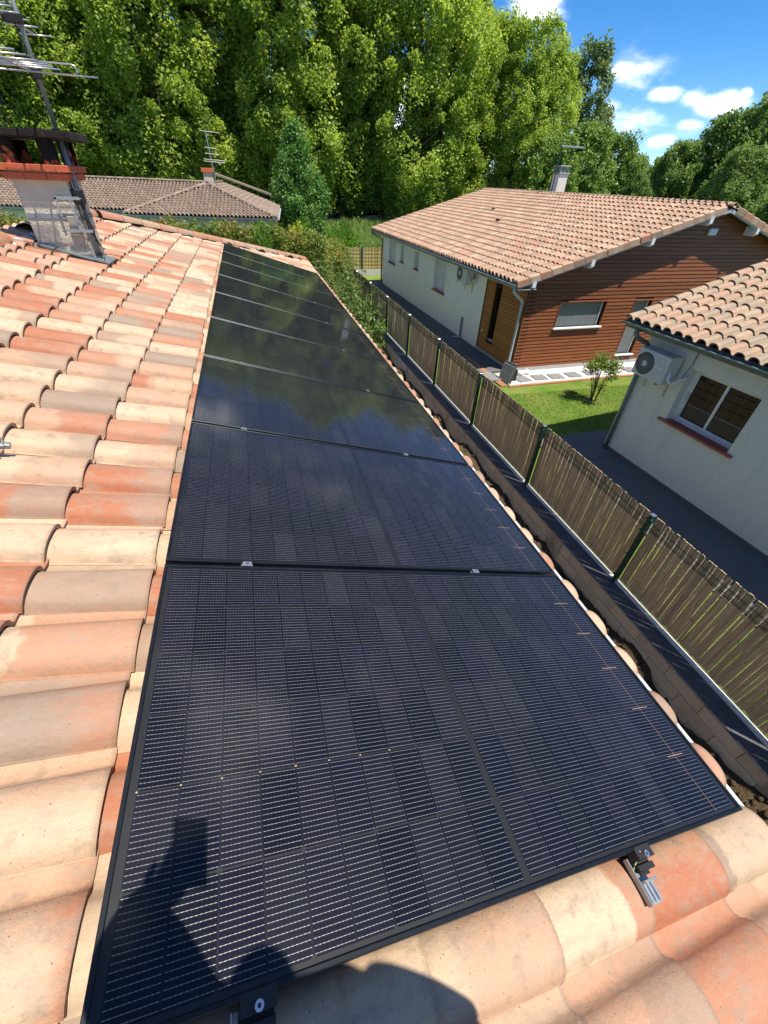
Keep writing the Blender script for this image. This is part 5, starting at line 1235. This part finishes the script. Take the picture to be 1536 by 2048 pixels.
m = MB(); m.tube([(.35, -.1, EH-.1), (.4, .25, EH-.5), (.4, .28, 0)], .05, 8, M=M1); m.build('downpipe', M_GUTB, h1)
q = M1 @ Vector((WD/2+.0, WD/2+1.3, RZ))
m = MB(); m.prism([(-.3, -.3), (.3, -.3), (.3, .3), (-.3, .3)], -.6, .62, Matrix.Translation(q)); c1 = m.build('chimney', M_WALLO, h1)
m = MB(); m.bev((-.38, -.38, .62), (.38, .38, .85), .01, Matrix.Translation(q)); m.build('brick_crown', M_BRICK, c1)
a1 = thing('tv_aerial', 'small rod aerial beside the brick-topped chimney of the brown roof', 'aerial', q+Vector((.5, 0, 0)))
m = MB(); m.tube([q+Vector((.45, 0, -.3)), q+Vector((.30, 0, 2.75))], .03, 8); m.build('mast', M_STEEL, a1); m = MB()
for z_, l_ in ((2.7, .8), (1.9, .5), (1.6, .6), (1.3, .9), (1.2, .9)): m.tube([q+Vector((.35-l_*.5, 0, z_)), q+Vector((.35+l_, 0, z_-.05))], .02, 6)
m.build('rod', M_ALU, a1)
# reed screen fence behind the small lawn
rf = thing('reed_screen_fence', 'yellow reed screen fence on a low concrete wall', 'fence', (7, 29.4, GZ))
m = MB(); m.box((4.8, 29.35, GZ-.1), (16, 29.5, GZ+.34)); m.build('wall', simple('pale_concrete', (.5, .49, .45), (.4, .39, .36), 5, .9, bump=.3), rf)
rm = MB().bev((-.045, 0, 0), (.045, .012, 1.18), .003).mesh('reed_board', M_BAMB)
for i in range(60): new('reed_board', rm, rf, Matrix.Translation((4.9+.094*i, 29.40+random.uniform(0, .01), GZ+.36)))
m = MB()
for z_ in (.38, .6, .8, 1.0, 1.2, 1.4, 1.55): m.box((4.8, 29.385, GZ+z_), (11, 29.393, GZ+z_+.012))
for i in range(31): m.box((4.8+.2*i, 29.377, GZ+.36), (4.812+.2*i, 29.384, GZ+1.56))
m.build('wire_mesh', M_GREEN, rf)
pm = MB().bev((-.03, -.06, .3), (.03, -.0, 1.62), .004).mesh('post', M_GREEN)
for x_ in (4.9, 7.35, 9.8): new('post', pm, rf, Matrix.Translation((x_, 29.38, GZ)))
# houses glimpsed between the trees
fh = thing('far_house', 'house with pink tile roof half hidden among the plane trees', 'house', (-4, 68, GZ))
m = MB(); m.box((-9.5, 66, GZ), (.2, 71, .9)); m.build('wall', M_WALLO, fh)
V = [(-10, 65.2, 1.0), (.6, 65.2, 1.0), (.6, 69, 2.9), (-10, 69, 2.9), (.6, 73, 1.0), (-10, 73, 1.0)]; m = MB(); m.add(V, [(0, 1, 2, 3), (3, 2, 4, 5), (1, 4, 2), (0, 3, 5)]); r_ = m.build('roof', M_DECK, fh)
tt = math.atan(.5); tile_slope(r_, slope_frame(Vector((0, 65.2, 1.03)), Vector((0, -math.cos(tt), -math.sin(tt))), Vector((1, 0, 0))), [(.05, -10), (.05, .6), (-4.2, .6), (-4.2, -10)], M_TILE2, 0)
m = MB()
for x_ in (-7.6, -5.6): m.bev((x_, 65.95, -.7), (x_+1.1, 66.02, .5), .01)
w1 = m.build('window', M_WIN, fh); m = MB()
for x_ in (-8.0, -6.45, -4.45): m.bev((x_, 65.93, -.7), (x_+.35, 65.99, .5), .01)
m.build('shutter', simple('brown_shutter', (.3, .15, .05)), fh)
# low open shed roof to the right of the small chimney
sh = thing('garden_shed', 'low dark shed roof right of the brick-topped chimney', 'shed', (2, 50, GZ))
m = MB(); m.add([(-1.5, 50, 1.05), (3.4, 50, -.35), (3.4, 53, -.35), (-1.5, 53, 1.05), (-1.5, 50, .9), (3.4, 50, -.5), (3.4, 53, -.5), (-1.5, 53, .9)], [(0, 1, 2, 3), (7, 6, 5, 4), (0, 4, 5, 1), (1, 5, 6, 2), (2, 6, 7, 3), (3, 7, 4, 0)]); m.build('roof', simple('pale_rusty_roof', (.34, .27, .21), (.25, .18, .13), 3), sh)
m = MB(); m.box((-1.3, 50.3, GZ), (3.2, 52.8, -.52)); m.build('wall', simple('dark_boards', (.05, .035, .025)), sh)

def car(loc, rz, col, label):
    T = Matrix.Translation(loc) @ Matrix.Rotation(rz, 4, 'Z'); t = thing('parked_car', label, 'car', loc, None, rz)
    mt_ = simple('car_paint', col, tuple(c*.9 for c in col), 5, .25, .2)
    prof = [(-2.05, .30), (-2.1, .62), (-1.95, .86), (-1.2, .93), (-.75, .95), (1.75, .98), (2.0, .9), (2.05, .35)]
    m = MB(); m.prism(prof, -.86, .86, T @ Matrix.Rotation(math.pi/2, 4, 'X')); body = m.build('body', mt_, t)
    cab = [(-.95, .94, .80), (-.30, 1.44, .62), (1.15, 1.46, .62), (1.85, .97, .78)]
    V = [(x, y*s, z) for s in (-1, 1) for x, z, y in [(a, b, c) for a, b, c in cab]]
    m = MB(); m.add([T @ Vector(v) for v in V], [(0, 1, 2, 3), (7, 6, 5, 4), (0, 4, 5, 1), (2, 6, 7, 3)]); m.build('window', M_WIN, t)
    m = MB(); m.bev((-.32, -.62, 1.44), (1.16, .62, 1.475), .01, T); m.build('roof', mt_, t)
    wm_ = MB().tube([(0, -.09, 0), (0, .09, 0)], .31, 18).mesh('wheel', M_RUBBER); rm_ = MB().tube([(0, -.1, 0), (0, .1, 0)], .19, 14).mesh('rim', M_ALU)
    for x in (-1.3, 1.3):
        for y in (-.8, .8): w_ = new('wheel', wm_, t, T @ Matrix.Translation((x, y, .31))); new('rim', rm_, w_, T @ Matrix.Translation((x, y, .31)))
    hl = MB().bev((-.03, -.18, -.07), (.03, .18, .07), .01).mesh('headlight', M_ALU)
    for y in (-.6, .6): new('headlight', hl, t, T @ Matrix.Translation((-2.07, y, .68)))
car((12.0, 69, GZ), .9, (.03, .09, .3), 'blue car parked in the shade under the plane trees')
car((18.6, 70, GZ), .5, (.55, .57, .58), 'pale car parked under the plane trees near the rose roof')

# ================================================================== the photographer, just behind the camera
def skin_body(name, J, E_, mat, parent, sub=2):
    me = bpy.data.meshes.new(name); keys = list(J); me.from_pydata([J[k][0] for k in keys], [(keys.index(a), keys.index(b)) for a, b in E_], []); me.update(); me.materials.append(mat)
    o = new(name, me, parent); md = o.modifiers.new('skin', 'SKIN'); md.use_smooth_shade = True
    sv = me.skin_vertices[0].data
    for i, k in enumerate(keys): r = J[k][1]; sv[i].radius = (r, r) if not isinstance(r, tuple) else r; sv[i].use_root = (i == 0)
    s = o.modifiers.new('sub', 'SUBSURF'); s.levels = sub; s.render_levels = sub; return o
M_SKIN = simple('skin', (.5, .3, .2), (.45, .26, .18), 20, .55); M_SHIRT = simple('dark_shirt', (.03, .035, .05), rough=.9); M_TROU = simple('grey_trousers', (.06, .06, .065), rough=.9)
per = thing('person', 'person crouching behind the camera in dark clothes, holding up a phone', 'person', (.62, -.95, -.25))
fz = rp(.62/CT, 0, -.06).z
J = {'pelvis': ((.64, -1.0, .28), (.15, .12)), 'waist': ((.62, -.80, .50), (.14, .11)), 'chest': ((.60, -.50, .78), (.18, .13)), 'neck0': ((.60, -.42, .92), (.07, .06)), 'neck': ((.59, -.42, .97), .052),
     'head0': ((.585, -.40, 1.03), (.068, .075)), 'head1': ((.58, -.375, 1.11), (.078, .09)), 'head2': ((.58, -.38, 1.18), (.06, .07)),
     'shl': ((.42, -.36, .93), .075), 'ell': ((.23, -.09, .74), .066), 'wrl': ((.31, -.10, .90), .036), 'hal': ((.385, -.115, .985), (.036, .024)),
     'shr': ((.77, -.42, .92), .075), 'elr': ((.93, -.48, .62), .048), 'wrr': ((.92, -.52, .38), .032), 'har': ((.90, -.50, .29), (.034, .02)),
     'hil': ((.54, -1.0, .22), .095), 'knl': ((.40, -.66, .10), .062), 'anl': ((.42, -.92, rp(.42/CT, 0, -.08).z+.08), .042), 'tol': ((.42, -.76, rp(.42/CT, 0, -.08).z+.035), .035),
     'hir': ((.74, -1.0, .22), .095), 'knr': ((.90, -.68, .06), .062), 'anr': ((.86, -.92, rp(.86/CT, 0, -.08).z+.08), .042), 'tor': ((.88, -.76, rp(.88/CT, 0, -.08).z+.035), .035)}
E_ = [('pelvis', 'waist'), ('waist', 'chest'), ('chest', 'neck0'), ('neck0', 'neck'), ('neck', 'head0'), ('head0', 'head1'), ('head1', 'head2'), ('chest', 'shl'), ('shl', 'ell'), ('ell', 'wrl'), ('wrl', 'hal'), ('chest', 'shr'), ('shr', 'elr'), ('elr', 'wrr'), ('wrr', 'har'), ('pelvis', 'hil'), ('hil', 'knl'), ('knl', 'anl'), ('anl', 'tol'), ('pelvis', 'hir'), ('hir', 'knr'), ('knr', 'anr'), ('anr', 'tor')]
skin_body('body', J, E_, M_SKIN, per)
def sub_(keys, k, add=.012):
    out = {}
    for q in keys:
        p, r = J[q]; out[q] = (p, tuple(x+add for x in r) if isinstance(r, tuple) else r+add)
    return out, [e_ for e_ in E_ if e_[0] in keys and e_[1] in keys]
a_, b_ = sub_(['pelvis', 'waist', 'chest', 'neck0', 'shl', 'ell', 'shr', 'elr'], 0, .022); skin_body('shirt', a_, b_, M_SHIRT, per)
a_, b_ = sub_(['pelvis', 'hil', 'knl', 'anl', 'hir', 'knr', 'anr'], 0, .02); skin_body('trousers', a_, b_, M_TROU, per)
hd = skin_body('hair', {'a': ((.58, -.405, 1.13), (.085, .098)), 'b': ((.58, -.395, 1.20), (.06, .068))}, [('a', 'b')], simple('dark_hair', (.02, .014, .01)), per)
def hand(root, dirv, side, name):
    d = Vector(dirv).normalized(); s = Vector(side).normalized()
    for k, (off, ln) in enumerate(((-.028, .060), (-.010, .068), (.010, .064), (.027, .05))):
        p = Vector(root)+s*off+d*.015; m = MB(); m.tube([p, p+d*ln*.45, p+d*ln*.8+CF*.012, p+d*ln+CF*.02], [.009, .0085, .0078, .006], 8); m.build('finger', M_SKIN, per, smooth=True)
    p = Vector(root)-s*.03; m = MB(); m.tube([p, p-s*.02+d*.02, p-s*.018+d*.048], [.011, .010, .007], 8); m.build('thumb', M_SKIN, per, smooth=True)
ph = thing('phone', 'dark phone held at arm\'s length by the photographer', 'phone', CAM)
PM = Matrix(((CR.x, CU.x, -CF.x, CAM.x), (CR.y, CU.y, -CF.y, CAM.y), (CR.z, CU.z, -CF.z, CAM.z), (0, 0, 0, 1)))
m = MB(); m.bev((-.062, -.130, .012), (.016, .018, .020), .003, PM); m.build('body', M_RUBBER, ph); m = MB(); m.box((-.059, -.127, .0202), (.013, .015, .0206), PM); m.build('screen', M_WIN, ph)
pb = PM @ Vector((-.023, -.105, .02))
hand(PM @ Vector((-.06, -.12, .03)), PM.to_3x3() @ Vector((.2, .6, -.1)), PM.to_3x3() @ Vector((1, 0, 0)), 'l'); hand((.90, -.50, .26), (0, .25, -.9), (1, 0, 0), 'r')
